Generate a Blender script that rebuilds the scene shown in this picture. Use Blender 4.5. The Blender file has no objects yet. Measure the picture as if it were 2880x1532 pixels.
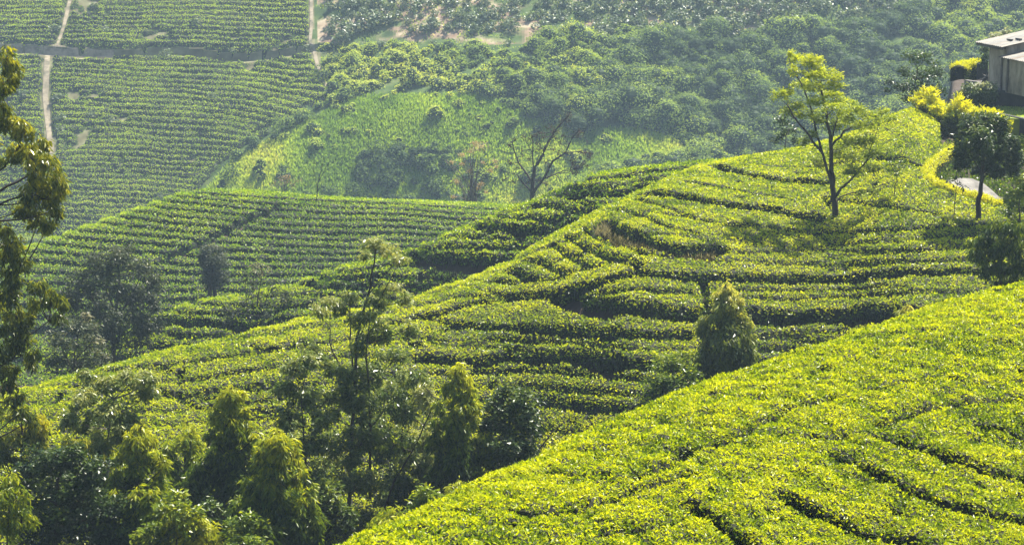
import bpy, math, random
import numpy as np

rng = np.random.default_rng(7)
random.seed(7)
R = math.radians
S = bpy.context.scene
COL = S.collection

# ------------------------------------------------------------------ camera, world, sun, exposure
HFOV, PITCH = 25.0, 11.5
cd = bpy.data.cameras.new("camera")
cam = bpy.data.objects.new("camera", cd)
COL.objects.link(cam)
cam.location = (0, 0, 0)
cam.rotation_euler = (R(90 - PITCH), 0, 0)
cd.sensor_fit = 'HORIZONTAL'
cd.angle = R(HFOV)
cd.clip_start, cd.clip_end = 0.5, 3000
S.camera = cam

SUN_AZ, SUN_EL = 40.0, 58.0          # degrees right of the view direction, above the horizon
w = bpy.data.worlds.new("World")
S.world = w
w.use_nodes = True
nt = w.node_tree
sky = nt.nodes.new("ShaderNodeTexSky")
sky.sky_type = 'NISHITA'
sky.sun_disc = False
sky.sun_elevation = R(SUN_EL)
sky.sun_rotation = R(SUN_AZ)
sky.air_density, sky.dust_density = 1.0, 1.0
bg = nt.nodes["Background"]
bg.inputs[1].default_value = 0.07
nt.links.new(sky.outputs[0], bg.inputs[0])
sl = bpy.data.lights.new("sun", 'SUN')
sl.energy, sl.angle, sl.color = 5.0, R(0.5), (1.0, 0.94, 0.80)
sun = bpy.data.objects.new("sun", sl)
COL.objects.link(sun)
sun.rotation_euler = (R(90 - SUN_EL), 0, R(180 - SUN_AZ))
sun.location = (0, 0, 100)
S.view_settings.view_transform = 'Standard'
S.view_settings.look = 'None'
S.view_settings.exposure = 1.85
S.view_settings.gamma = 1
S.cycles.max_bounces = 6
S.cycles.diffuse_bounces = 3
S.cycles.glossy_bounces = 2
S.cycles.transmission_bounces = 4
S.cycles.use_denoising = True
HAZE_DENSITY = 0.00023
HAZE_COLOR = (0.60, 0.80, 1.0)

# ------------------------------------------------------------------ pixels of the 2880 x 1532 photograph and rays
F = 1440.0 / math.tan(R(HFOV / 2))
CP, SP = math.cos(R(PITCH)), math.sin(R(PITCH))

def ray(X, Y):
    cx = (np.asarray(X, float) - 1440) / F
    cy = -(np.asarray(Y, float) - 766) / F
    dy = CP + cy * SP
    return cx / dy, (-SP + cy * CP) / dy          # x/y and z/y

def at(X, Y, d):
    a, e = ray(X, Y)
    return np.stack(np.broadcast_arrays(a * d, d, e * d), -1)

def proj(P):
    P = np.asarray(P)
    x, y, z = P[..., 0], P[..., 1], P[..., 2]
    dep = y * CP - z * SP
    up = y * SP + z * CP
    return 1440 + F * x / dep, 766 - F * up / dep

def col_of(X, Y):
    return ray(X, Y)[0]

# ------------------------------------------------------------------ noise
def _h(ix, iy, s):
    n = (ix.astype(np.int64) * 374761393 + iy.astype(np.int64) * 668265263 + s * 1442695041) & 0xffffffff
    n = ((n ^ (n >> 13)) * 1274126177) & 0xffffffff
    return ((n ^ (n >> 16)) & 0xffff) / 65535.0

def noise(x, y, s=0):
    x, y = np.asarray(x, float), np.asarray(y, float)
    ix, iy = np.floor(x), np.floor(y)
    fx, fy = x - ix, y - iy
    fx, fy = fx * fx * (3 - 2 * fx), fy * fy * (3 - 2 * fy)
    a, b = _h(ix, iy, s), _h(ix + 1, iy, s)
    c, d = _h(ix, iy + 1, s), _h(ix + 1, iy + 1, s)
    return (a + (b - a) * fx) * (1 - fy) + (c + (d - c) * fx) * fy

def fbm(x, y, s=0, o=3):
    v, amp, t = 0, 0.5, 0
    for k in range(o):
        v = v + amp * noise(x * 2 ** k, y * 2 ** k, s + k * 17)
        t += amp
        amp *= 0.5
    return v / t

def sstep(a, b, x):
    t = np.clip((x - a) / (b - a), 0, 1)
    return t * t * (3 - 2 * t)

def unit(v):
    return v / np.maximum(np.linalg.norm(v, axis=-1, keepdims=True), 1e-9)

# ------------------------------------------------------------------ materials
def mat(name):
    m = bpy.data.materials.new(name)
    m.use_nodes = True
    n = m.node_tree
    return m, n, n.nodes["Principled BSDF"], n.nodes["Material Output"]

def ramp(n, fac, stops):
    r = n.nodes.new("ShaderNodeValToRGB")
    el = r.color_ramp.elements
    while len(el) < len(stops):
        el.new(0.5)
    for e, (p, c) in zip(el, stops):
        e.position, e.color = p, (*c, 1)
    n.links.new(fac, r.inputs[0])
    return r.outputs[0]

def leaf_mat(name, stops, trans=0.4, rough=0.38, spec=0.5, tint=(1.25, 1.15, 0.5)):
    m, n, p, out = mat(name)
    at_ = n.nodes.new("ShaderNodeAttribute")
    at_.attribute_name = "age_shade"
    c = ramp(n, at_.outputs["Fac"], stops)
    n.links.new(c, p.inputs["Base Color"])
    p.inputs["Roughness"].default_value = rough
    p.inputs["Specular IOR Level"].default_value = spec
    tr = n.nodes.new("ShaderNodeBsdfTranslucent")
    mu = n.nodes.new("ShaderNodeMix")
    mu.data_type, mu.blend_type = 'RGBA', 'MULTIPLY'
    mu.inputs[0].default_value = 1
    n.links.new(c, mu.inputs[6])
    mu.inputs[7].default_value = (*tint, 1)
    n.links.new(mu.outputs[2], tr.inputs[0])
    mx = n.nodes.new("ShaderNodeMixShader")
    mx.inputs[0].default_value = trans
    n.links.new(p.outputs[0], mx.inputs[1])
    n.links.new(tr.outputs[0], mx.inputs[2])
    n.links.new(mx.outputs[0], out.inputs[0])
    return m

def noise_mat(name, stops, scale=1.0, detail=6, rough=0.9, bump=0.0, bscale=None, stretch=(1, 1, 1)):
    m, n, p, out = mat(name)
    tc = n.nodes.new("ShaderNodeTexCoord")
    mp = n.nodes.new("ShaderNodeMapping")
    mp.inputs["Scale"].default_value = stretch
    n.links.new(tc.outputs["Object"], mp.inputs[0])
    nz = n.nodes.new("ShaderNodeTexNoise")
    nz.inputs["Scale"].default_value, nz.inputs["Detail"].default_value = scale, detail
    nz.inputs["Roughness"].default_value = 0.65
    n.links.new(mp.outputs[0], nz.inputs[0])
    n.links.new(ramp(n, nz.outputs[0], stops), p.inputs["Base Color"])
    p.inputs["Roughness"].default_value = rough
    p.inputs["Specular IOR Level"].default_value = 0.25
    if bump:
        b = n.nodes.new("ShaderNodeBump")
        b.inputs["Strength"].default_value = 0.8
        b.inputs["Distance"].default_value = bump
        n2 = n.nodes.new("ShaderNodeTexNoise")
        n2.inputs["Scale"].default_value, n2.inputs["Detail"].default_value = bscale or scale * 4, 5
        n.links.new(mp.outputs[0], n2.inputs[0])
        n.links.new(n2.outputs[0], b.inputs["Height"])
        n.links.new(b.outputs[0], p.inputs["Normal"])
    return m

M = {}
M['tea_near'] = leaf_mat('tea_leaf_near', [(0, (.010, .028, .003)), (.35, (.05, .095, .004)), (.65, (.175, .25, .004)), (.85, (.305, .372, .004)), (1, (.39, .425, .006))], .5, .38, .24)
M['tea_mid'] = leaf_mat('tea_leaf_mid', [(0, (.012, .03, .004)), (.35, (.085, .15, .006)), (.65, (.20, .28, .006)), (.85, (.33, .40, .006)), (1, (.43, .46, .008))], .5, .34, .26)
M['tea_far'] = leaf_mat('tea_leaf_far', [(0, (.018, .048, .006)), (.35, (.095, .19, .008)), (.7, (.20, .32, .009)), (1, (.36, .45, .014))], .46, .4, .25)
M['tea_spur'] = leaf_mat('tea_leaf_spur', [(0, (.018, .045, .006)), (.35, (.09, .17, .007)), (.7, (.21, .31, .007)), (1, (.38, .45, .010))], .48, .4, .22)
M['tea_slope'] = leaf_mat('tea_leaf_slope', [(0, (.05, .10, .012)), (.35, (.20, .32, .018)), (.7, (.32, .45, .022)), (1, (.42, .52, .03))], .45, .55, .1)
M['core'] = noise_mat('tea_wood', [(.35, (.008, .011, .005)), (.65, (.018, .02, .010))], 3)
M['soil'] = noise_mat('hill_soil', [(.3, (.022, .015, .010)), (.55, (.042, .028, .019)), (.75, (.03, .03, .013))], .8, 8, .95, .05, 5)
def slope_mat():
    m, n, p, out = mat('slope_ground')
    tc = n.nodes.new("ShaderNodeTexCoord")
    nz = n.nodes.new("ShaderNodeTexNoise"); nz.inputs["Scale"].default_value, nz.inputs["Detail"].default_value = .35, 8
    n.links.new(tc.outputs["Object"], nz.inputs[0])
    soil = ramp(n, nz.outputs[0], [(.3, (.15, .095, .065)), (.5, (.23, .16, .115)), (.62, (.33, .27, .19)), (.75, (.16, .16, .06))])
    green = ramp(n, nz.outputs[0], [(.3, (.022, .04, .012)), (.55, (.05, .08, .02)), (.75, (.09, .10, .035))])
    a = n.nodes.new("ShaderNodeAttribute"); a.attribute_name = "age_shade"
    mx = n.nodes.new("ShaderNodeMix"); mx.data_type = 'RGBA'
    n.links.new(a.outputs["Fac"], mx.inputs[0]); n.links.new(green, mx.inputs[6]); n.links.new(soil, mx.inputs[7])
    n.links.new(mx.outputs[2], p.inputs["Base Color"]); p.inputs["Roughness"].default_value = .95; p.inputs["Specular IOR Level"].default_value = .1
    return m
M['slope'] = slope_mat()
M['wood_soil'] = noise_mat('undergrowth_soil', [(.3, (.02, .03, .012)), (.7, (.05, .065, .025))], .3, 6, .95)
M['path'] = noise_mat('path_earth', [(.3, (.05, .06, .03)), (.45, (.15, .125, .085)), (.6, (.24, .20, .14)), (.75, (.07, .08, .035))], .5, 8, .95, .08, 2)
M['bark'] = noise_mat('bark_dark', [(.3, (.022, .017, .013)), (.7, (.055, .043, .033))], 3, 6, .9, .02, 12, (1, 1, .25))
M['bark_grey'] = noise_mat('bark_grey', [(.3, (.08, .07, .06)), (.7, (.17, .15, .125))], 3, 6, .9, .02, 12, (1, 1, .25))
M['euc'] = leaf_mat('eucalyptus_leaf', [(0, (.014, .03, .008)), (.45, (.07, .10, .014)), (.75, (.19, .21, .014)), (1, (.40, .38, .02))], .45, .28, .4)
M['euc_pale'] = leaf_mat('pale_leaf', [(0, (.016, .034, .010)), (.45, (.07, .115, .02)), (.75, (.15, .20, .04)), (1, (.32, .34, .13))], .42, .3, .38)
M['cone'] = leaf_mat('feathery_leaf', [(0, (.016, .034, .006)), (.35, (.065, .115, .010)), (.65, (.16, .22, .010)), (1, (.36, .38, .012))], .5, .34, .35)
M['silver'] = leaf_mat('silver_feathery_leaf', [(0, (.04, .065, .016)), (.35, (.13, .17, .03)), (.65, (.26, .29, .04)), (1, (.46, .44, .09))], .42, .38, .5)
M['dark'] = leaf_mat('dark_leaf', [(0, (.010, .022, .007)), (.5, (.03, .058, .010)), (.85, (.085, .13, .012)), (1, (.2, .24, .02))], .34, .36, .32)
M['shade'] = leaf_mat('shade_tree_leaf', [(0, (.11, .15, .012)), (.5, (.21, .28, .014)), (.8, (.33, .39, .016)), (1, (.45, .48, .02))], .55, .42, .3)
M['grey'] = leaf_mat('grey_leaf', [(0, (.016, .024, .014)), (.5, (.04, .055, .026)), (.85, (.075, .095, .04)), (1, (.2, .19, .11))], .32, .45, .25)
M['gold'] = leaf_mat('golden_leaf', [(0, (.022, .042, .007)), (.28, (.08, .12, .008)), (.55, (.42, .46, .006)), (1, (.62, .60, .008))], .45, .45, .4, (1.2, 1.1, .4))
M['scrub'] = leaf_mat('scrub_leaf', [(0, (.018, .04, .012)), (.3, (.105, .17, .042)), (.6, (.22, .31, .045)), (.85, (.34, .42, .05)), (1, (.42, .46, .07))], .42, .6, .08)
M['bushy'] = leaf_mat('soil_bush_leaf', [(0, (.03, .055, .024)), (.5, (.085, .125, .05)), (.85, (.14, .19, .07)), (1, (.34, .36, .25))], .34, .42, .35)
M['grass'] = leaf_mat('grass_blade', [(0, (.12, .22, .03)), (.4, (.26, .39, .05)), (.75, (.40, .48, .07)), (1, (.50, .48, .18))], .5, .55, .3)
M['dry'] = leaf_mat('dry_leaf', [(0, (.10, .07, .04)), (.5, (.28, .21, .12)), (1, (.55, .45, .3))], .35, .6, .2)
M['pod'] = leaf_mat('withered_leaf', [(0, (.03, .02, .014)), (1, (.085, .055, .035))], .2, .6, .2)
M['drygrass'] = leaf_mat('dry_bank_grass', [(0, (.03, .035, .018)), (.6, (.07, .065, .04)), (1, (.3, .28, .2))], .4, .5, .3)
M['roof'] = noise_mat('roof_sheet', [(.3, (.035, .027, .02)), (.46, (.10, .083, .062)), (.62, (.17, .15, .12)), (.78, (.05, .042, .034))], .9, 7, .6, 0, 3, (.5, 4, 1))
M['roof_rust'] = noise_mat('rusty_roof_sheet', [(.3, (.05, .035, .025)), (.5, (.13, .10, .075)), (.7, (.20, .165, .13))], 1.4, 7, .75, 0, 3, (.5, 3, 1))
M['roof_dark'] = noise_mat('grey_roof_sheet', [(.3, (.05, .048, .044)), (.5, (.12, .115, .105)), (.7, (.16, .15, .14))], 1.2, 7, .65, 0, 3, (.5, 3, 1))
M['plaster'] = noise_mat('stained_plaster', [(.30, (.07, .054, .038)), (.45, (.20, .16, .112)), (.60, (.31, .26, .19)), (.78, (.40, .35, .27))], 1.1, 8, .9, .01, 8, (1.6, 1.6, .6))
M['stone'] = noise_mat('dark_stone', [(.3, (.016, .016, .018)), (.6, (.036, .035, .035)), (.8, (.06, .057, .05))], 2.5, 6, .9, .03, 6)
M['concrete'] = noise_mat('worn_concrete', [(.3, (.035, .032, .028)), (.5, (.12, .112, .10)), (.72, (.19, .18, .165))], 1.5, 8, .85, .01, 9)
M['timber'] = noise_mat('old_timber', [(.3, (.05, .04, .032)), (.7, (.12, .10, .08))], 3, 5, .9)
M['metal_dark'] = noise_mat('dark_scrap', [(.3, (.03, .03, .03)), (.7, (.08, .07, .065))], 5, 5, .7)
M['lawn'] = noise_mat('lawn_grass', [(.3, (.10, .14, .015)), (.7, (.19, .23, .03))], 3, 8, .9, .03, 20)

# ------------------------------------------------------------------ mesh gathering
class Acc:
    """triangles with a material index and a per-face leaf tone of painted light and age"""
    def __init__(s):
        s.v, s.t, s.m, s.a, s.n = [], [], [], [], 0
    def add(s, v, t, mi=0, age_shade=0.0):
        v, t = np.asarray(v, float).reshape(-1, 3), np.asarray(t, np.int64).reshape(-1, 3)
        s.v.append(v); s.t.append(t + s.n); s.n += len(v)
        s.m.append(np.full(len(t), mi, np.int32))
        s.a.append(np.broadcast_to(np.asarray(age_shade, float), (len(t),)).copy())
    def leaves(s, P, U, N, L, W, age_shade, mi=0, fold=.18):
        P = np.asarray(P, float)
        k = len(P)
        if not k:
            return
        L = np.broadcast_to(np.asarray(L, float), (k,))[:, None]
        W = np.broadcast_to(np.asarray(W, float), (k,))[:, None]
        U = unit(U)
        Sd = unit(np.cross(U, N))
        N = np.cross(Sd, U)
        mid = P + U * L * .45
        V = np.stack([P, mid + Sd * W * .5 + N * W * fold, P + U * L - N * L * .08, mid - Sd * W * .5 + N * W * fold], 1)
        b = np.arange(k)[:, None] * 4
        T = np.stack([b + [0, 2, 1], b + [0, 3, 2]], 1)
        s.add(V, T, mi, np.repeat(np.broadcast_to(np.asarray(age_shade, float), (k,)), 2))
    def tube(s, pts, rad, mi=0, sides=6):
        pts = np.asarray(pts, float)
        k = len(pts)
        rad = np.broadcast_to(np.asarray(rad, float), (k,))
        tg = unit(np.gradient(pts, axis=0))
        ref = np.where(np.abs(tg[:, 2:3]) > .9, [[1., 0, 0]], [[0, 0, 1.]])
        a = unit(np.cross(tg, ref)); b = np.cross(tg, a)
        th = np.arange(sides) * 2 * math.pi / sides
        V = pts[:, None] + rad[:, None, None] * (a[:, None] * np.cos(th)[None, :, None] + b[:, None] * np.sin(th)[None, :, None])
        i = np.arange(k - 1)[:, None] * sides
        j = np.arange(sides)[None]
        jn = (j + 1) % sides
        T = np.stack([np.stack([i + j, i + jn, i + sides + jn], -1), np.stack([i + j, i + sides + jn, i + sides + j], -1)], 2)
        s.add(V, T, mi, .0)
    def box(s, lo, hi, mi=0, M4=None):
        x0, y0, z0 = lo; x1, y1, z1 = hi
        V = np.array([[x0,y0,z0],[x1,y0,z0],[x1,y1,z0],[x0,y1,z0],[x0,y0,z1],[x1,y0,z1],[x1,y1,z1],[x0,y1,z1]], float)
        s.hexa(V, mi)
    def hexa(s, V, mi=0):
        T = [[0,2,1],[0,3,2],[4,5,6],[4,6,7],[0,1,5],[0,5,4],[1,2,6],[1,6,5],[2,3,7],[2,7,6],[3,0,4],[3,4,7]]
        s.add(V, T, mi)
    def grid(s, V, keep=None, mi=0):
        """V: (n,m,3) -> two triangles per kept cell"""
        n, m = V.shape[:2]
        i, j = np.meshgrid(np.arange(n - 1), np.arange(m - 1), indexing='ij')
        if keep is not None:
            i, j = i[keep], j[keep]
        i, j = i.ravel(), j.ravel()
        a, b, c, d = i * m + j, (i + 1) * m + j, (i + 1) * m + j + 1, i * m + j + 1
        T = np.concatenate([np.stack([a, b, c], 1), np.stack([a, c, d], 1)])
        used, inv = np.unique(T, return_inverse=True)
        s.add(V.reshape(-1, 3)[used], inv.reshape(-1, 3), mi)
    def mesh(s, name, mats, origin=(0, 0, 0), smooth=None):
        me = bpy.data.meshes.new(name)
        v = (np.concatenate(s.v) - np.asarray(origin)).astype(np.float32)
        t = np.concatenate(s.t).astype(np.int32)
        me.vertices.add(len(v)); me.vertices.foreach_set("co", v.ravel())
        me.loops.add(t.size); me.loops.foreach_set("vertex_index", t.ravel())
        me.polygons.add(len(t))
        me.polygons.foreach_set("loop_start", np.arange(0, t.size, 3, dtype=np.int32))
        mi = np.concatenate(s.m)
        for x in mats:
            me.materials.append(x)
        me.polygons.foreach_set("material_index", mi)
        at_ = me.attributes.new("age_shade", 'FLOAT', 'FACE')
        at_.data.foreach_set("value", np.concatenate(s.a).astype(np.float32))
        if smooth is not None:
            me.polygons.foreach_set("use_smooth", np.isin(mi, smooth))
        else:
            me.polygons.foreach_set("use_smooth", np.zeros(len(t), bool))
        me.update(calc_edges=True)
        return me

def tag(o, label=None, cat=None, group=None, kind=None):
    if label: o["label"] = label
    if cat: o["category"] = cat
    if group: o["group"] = group
    if kind: o["kind"] = kind
    return o

def obj(name, acc, mats, parent=None, origin=(0, 0, 0), smooth=None):
    if not isinstance(mats, (list, tuple)): mats = [mats]
    me = acc.mesh(name, mats, origin, smooth) if isinstance(acc, Acc) else acc
    o = bpy.data.objects.new(name, me)
    COL.objects.link(o)
    if parent is not None:
        o.parent = parent
    else:
        o.location = origin
    return o

def empty(name, loc):
    o = bpy.data.objects.new(name, None)
    COL.objects.link(o)
    o.location = loc
    o.empty_display_size = .3
    return o

# ------------------------------------------------------------------ hills: one height profile per bearing
class Hill:
    def __init__(s, crest, tn, keys, dr, xr=(-260, 3140), na=360, nd=360, back=None, floor=-60, bk=.05):
        """crest: (X, Y, distance) along the skyline of the hill; keys: {X: slopes at the distances tn in front of the crest}"""
        c = np.array(crest, float)
        s.a = np.linspace(col_of(xr[0], 766), col_of(xr[1], 766), na)
        s.d = np.linspace(*dr, nd)
        ca, ce = ray(c[:, 0], c[:, 1])
        ec, dc = np.interp(s.a, ca, ce), np.interp(s.a, ca, c[:, 2])
        # soften the corners of the digitised skyline
        k = np.array([1, 2, 3, 2, 1.]); k /= k.sum()
        ec = np.convolve(np.pad(ec, 2, 'edge'), k, 'valid'); dc = np.convolve(np.pad(dc, 2, 'edge'), k, 'valid')
        kx = sorted(keys); kk = np.array([keys[x] for x in kx], float)
        ka = np.array([col_of(x, 766) for x in kx])
        bb = np.full(na, -.45) if back is None else np.interp(s.a, [col_of(x, 766) for x, _ in back], [b for _, b in back])
        Z = np.zeros((na, nd))
        tt = np.linspace(0, 160, 1601)
        for i in range(na):
            m = np.interp(tt, [0] + list(tn), [ec[i]] + [np.interp(s.a[i], ka, kk[:, q]) for q in range(len(tn))])
            fall = np.concatenate([[0], np.cumsum((m[1:] + m[:-1]) * .5 * .1)])
            mb = np.where(bb[i] < ec[i], np.maximum(bb[i], ec[i] - bk * tt), np.minimum(bb[i], ec[i] + .12 * tt))
            rise = np.concatenate([[0], np.cumsum((mb[1:] + mb[:-1]) * .5 * .1)])
            t = dc[i] - s.d
            zc = ec[i] * dc[i]
            Z[i] = np.where(t >= 0, zc - np.interp(t, tt, fall), zc + np.interp(-t, tt, rise))
        s.floor = floor
        s.z = np.maximum(Z, floor)
        s.dc = dc
    def P(s):
        A, D = np.meshgrid(s.a, s.d, indexing='ij')
        return np.stack([A * D, D, s.z], -1)
    def zat(s, a, d):
        fa = np.clip((np.asarray(a) - s.a[0]) / (s.a[1] - s.a[0]), 0, len(s.a) - 1.001)
        fd = np.clip((np.asarray(d) - s.d[0]) / (s.d[1] - s.d[0]), 0, len(s.d) - 1.001)
        i, j = fa.astype(int), fd.astype(int)
        u, v = fa - i, fd - j
        z = s.z
        return (z[i, j] * (1 - v) + z[i, j + 1] * v) * (1 - u) + (z[i + 1, j] * (1 - v) + z[i + 1, j + 1] * v) * u
    def hit(s, X, Y):
        X, Y = np.atleast_1d(np.asarray(X, float)), np.atleast_1d(np.asarray(Y, float))
        a, e = ray(X, Y)
        dd = np.linspace(s.d[0], s.d[-1], 900)
        gap = e[:, None] * dd[None] - s.zat(np.broadcast_to(a[:, None], (len(a), 900)), np.broadcast_to(dd, (len(a), 900)))
        below = gap <= 0
        j = np.argmax(below, 1)
        none = ~below.any(1)
        j = np.where(none, np.argmin(gap, 1), np.maximum(j, 1))
        jp = np.maximum(j - 1, 0)
        g0, g1 = gap[np.arange(len(a)), jp], gap[np.arange(len(a)), j]
        t = np.where(none, 1, np.clip(g0 / np.maximum(g0 - g1, 1e-9), 0, 1))
        d = dd[jp] + t * (dd[j] - dd[jp])
        return np.stack([a * d, d, s.zat(a, d)], -1)
    def ground(s, X, Y):
        return s.hit([X], [Y])[0]

def polyline_dist(P, lines):
    """P (...,2) world xy; lines: list of (k,2); min over lines of distance and index of the line"""
    sh = P.shape[:-1]
    Q = P.reshape(-1, 2)
    best = np.full(len(Q), 1e9); idx = np.zeros(len(Q), int)
    for li, L in enumerate(lines):
        lo, hi = L.min(0) - 3, L.max(0) + 3
        sel = np.nonzero(((Q >= lo) & (Q <= hi)).all(1))[0]
        if not len(sel): continue
        q = Q[sel]
        dm = np.full(len(sel), 1e9)
        for p0, p1 in zip(L[:-1], L[1:]):
            v = p1 - p0
            t = np.clip(((q - p0) @ v) / max(v @ v, 1e-9), 0, 1)
            dm = np.minimum(dm, np.linalg.norm(q - p0 - t[:, None] * v, axis=1))
        b = dm < best[sel]
        best[sel[b]] = dm[b]; idx[sel[b]] = li
    return best.reshape(sh), idx.reshape(sh)

def gaps_from(hill, lines, P):
    """lines: list of (width_m, depth 0..1, [(X,Y)...]); the bare strips between hedges, as a 0..1 field"""
    g = np.zeros(P.shape[:2])
    wob = (fbm(P[..., 0] * .9, P[..., 1] * .9, 5) - .5) * .3
    for wd, dp, px in lines:
        px = np.array(px, float)
        tt = np.linspace(0, len(px) - 1, (len(px) - 1) * 4 + 1)
        X = np.interp(tt, range(len(px)), px[:, 0]); Y = np.interp(tt, range(len(px)), px[:, 1])
        W = hill.hit(X, Y)[:, :2]
        dist, _ = polyline_dist(P[..., :2], [W])
        dist = dist + wob * min(1, wd)
        # short ends taper
        g = np.maximum(g, dp * (1 - sstep(wd * .5 - .12, wd * .5 + .13, dist)))
    return g

def thin_rows(P, guides, counts, width, depth, seed):
    """picking rows that follow the neighbouring gaps: counts[k] rows between guide k and k + 1"""
    X, Y = proj(P)
    g = np.zeros(X.shape)
    wob = (fbm(P[..., 0] * .10, P[..., 1] * .14, seed) - .5) * .22
    br = fbm(P[..., 0] * .22, P[..., 1] * .4, seed + 1)
    for k in range(len(guides) - 1):
        y0 = np.interp(X, [p[0] for p in guides[k]], [p[1] for p in guides[k]])
        y1 = np.interp(X, [p[0] for p in guides[k + 1]], [p[1] for p in guides[k + 1]])
        h = np.maximum(y1 - y0, 1)
        ph = (Y - y0) / h * counts[k] + wob
        ins_ = (Y > y0) & (Y < y1)
        px = np.abs(ph - np.round(ph)) * h / counts[k]                  # distance to the row gap, in pixels
        wpx = width * F / P[..., 1] * .30
        g = np.where(ins_, np.maximum(g, depth * (.35 + .65 * sstep(.35, .6, br)) * (1 - sstep(wpx * .6, wpx * 1.5, px))), g)
    return g

def tea(hill, gap, h0, bump, rho, L, youngp, leafmat, regions, name, names_fn, margin=120, dlim=None, rowfun=None, upright=.3, up_n=.45, pxlim=None, tuft=(3.1, .12), tuft_tone=.5):
    """hedges clipped to a table: a dark woody core and loose leaves over it"""
    P = hill.P()
    x, y = P[..., 0], P[..., 1]
    b = (fbm(x * 1.1, y * 1.1, 31, 3) - .5) * 2 * bump + (fbm(x * .22, y * .22, 77, 2) - .5) * bump
    tf = fbm(x * tuft[0], y * tuft[0], 33, 2) - .5
    b = b + tf * tuft[1]
    tfc = (tf[:-1, :-1] + tf[1:, 1:]) * .5
    top = P[..., 2] + b
    core = P.copy()
    core[..., 2] = top - h0 * np.minimum(gap, 1) - L * .25
    gr = P[..., 2] - h0
    c00, c10, c11, c01 = core[:-1, :-1], core[1:, :-1], core[1:, 1:], core[:-1, 1:]
    nrm = np.cross(c11 - c00, c01 - c10)
    area = np.linalg.norm(nrm, axis=-1) * .5
    nrm = unit(nrm)
    nrm = np.where(nrm[..., 2:3] < 0, -nrm, nrm)
    cen = (c00 + c10 + c11 + c01) / 4
    X, Y = proj(cen)
    gc = (gap[:-1, :-1] + gap[1:, :-1] + gap[1:, 1:] + gap[:-1, 1:]) / 4
    ok = (gc < .93) & (X > -margin) & (X < 2880 + margin) & (Y < 1532 + margin * .7) & (Y > -margin)
    if dlim is not None: ok &= (cen[..., 1] > dlim[0]) & (cen[..., 1] < dlim[1])
    if pxlim is not None: ok &= pxlim(X, Y, cen)
    reg = regions(X, Y, cen)
    view = unit(-cen)
    leafy = ok & ((nrm * view).sum(-1) > -.35)
    for r in np.unique(reg[ok]):
        keep = ok & (reg == r)
        if keep.sum() < 30: continue
        acc = Acc()
        acc.grid(core, keep, 0)
        sel = np.nonzero((leafy & keep).ravel())[0]
        cnt = rng.poisson(area.ravel()[sel] * rho * (.5 + .5 * sstep(.45, .75, nrm[..., 2].ravel()[sel])))
        f = np.repeat(sel, cnt)
        u, v = rng.random(len(f))[:, None], rng.random(len(f))[:, None]
        q = lambda A: A.reshape(-1, 3)[f]
        p = (q(c00) * (1 - u) + q(c10) * u) * (1 - v) + (q(c01) * (1 - u) + q(c11) * u) * v
        n = nrm.reshape(-1, 3)[f]
        k = len(f)
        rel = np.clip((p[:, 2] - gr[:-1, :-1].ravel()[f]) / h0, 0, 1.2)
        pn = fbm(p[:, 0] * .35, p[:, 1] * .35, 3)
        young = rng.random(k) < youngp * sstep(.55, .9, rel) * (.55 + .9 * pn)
        age_shade = np.where(young, rng.normal(.82, .13, k), rng.normal(.15, .09, k) + .32 * sstep(.6, .95, rel) * rng.uniform(.4, 1.4, k))  # low side leaves are older, and darkened further to paint the side's shade
        age_shade = np.clip(age_shade + (pn - .5) * .25 + (fbm(p[:, 0] * .05, p[:, 1] * .07, 4) - .5) * .35 + tfc.ravel()[f] * tuft_tone, 0.02, 1)  # leaves on raised tufts lighter, in hollows darker
        az = rng.random(k) * 2 * math.pi
        N = unit(n * .6 + [0, 0, .4] + rng.normal(0, up_n, (k, 3)))
        U = np.stack([np.cos(az), np.sin(az), np.zeros(k)], 1)
        U = unit(U - N * (U * N).sum(1, keepdims=True))
        lift = np.where(rng.random(k) < upright * rel, rng.uniform(.6, 1.6, k), rng.uniform(-.1, .45, k))[:, None]
        U = unit(U + np.array([[0, 0, 1.]]) * lift + n * .1)
        sz = L * rng.uniform(.65, 1.3, k) * np.where(young, 1, 1.1)
        p = p + n * rng.uniform(-.05, .6, (k, 1)) * L
        acc.leaves(p, U, N, sz, sz * rng.uniform(.40, .56, k), age_shade, 1)
        nm, kind, label, cat, group = names_fn(int(r))
        o = obj(nm, acc, [M['core'], M[leafmat]], None, cen[keep].mean(0))
        tag(o, label, cat, group, kind)

def hill_ground(hill, name, m, drop, gap=None, step=2, extra=None):
    P = hill.P()
    P[..., 2] -= drop
    if gap is not None:
        P[..., 2] += (fbm(P[..., 0] * 1.3, P[..., 1] * 1.3, 9) - .5) * .12 - np.maximum(gap - 1, 0) * 1.1
    acc = Acc()
    acc.grid(P[::step, ::step], None, 0)
    o = obj(name, acc, m, smooth=[0])
    return tag(o, kind='structure')

def order_lines(lines):
    """regions counted by how many lines lie above a pixel"""
    L = [np.array(l, float) for l in lines]
    def f(X, Y, cen):
        r = np.zeros(X.shape, int)
        for l in L:
            r += (Y > np.interp(X, l[:, 0], l[:, 1])).astype(int)
        return r
    return f

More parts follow.
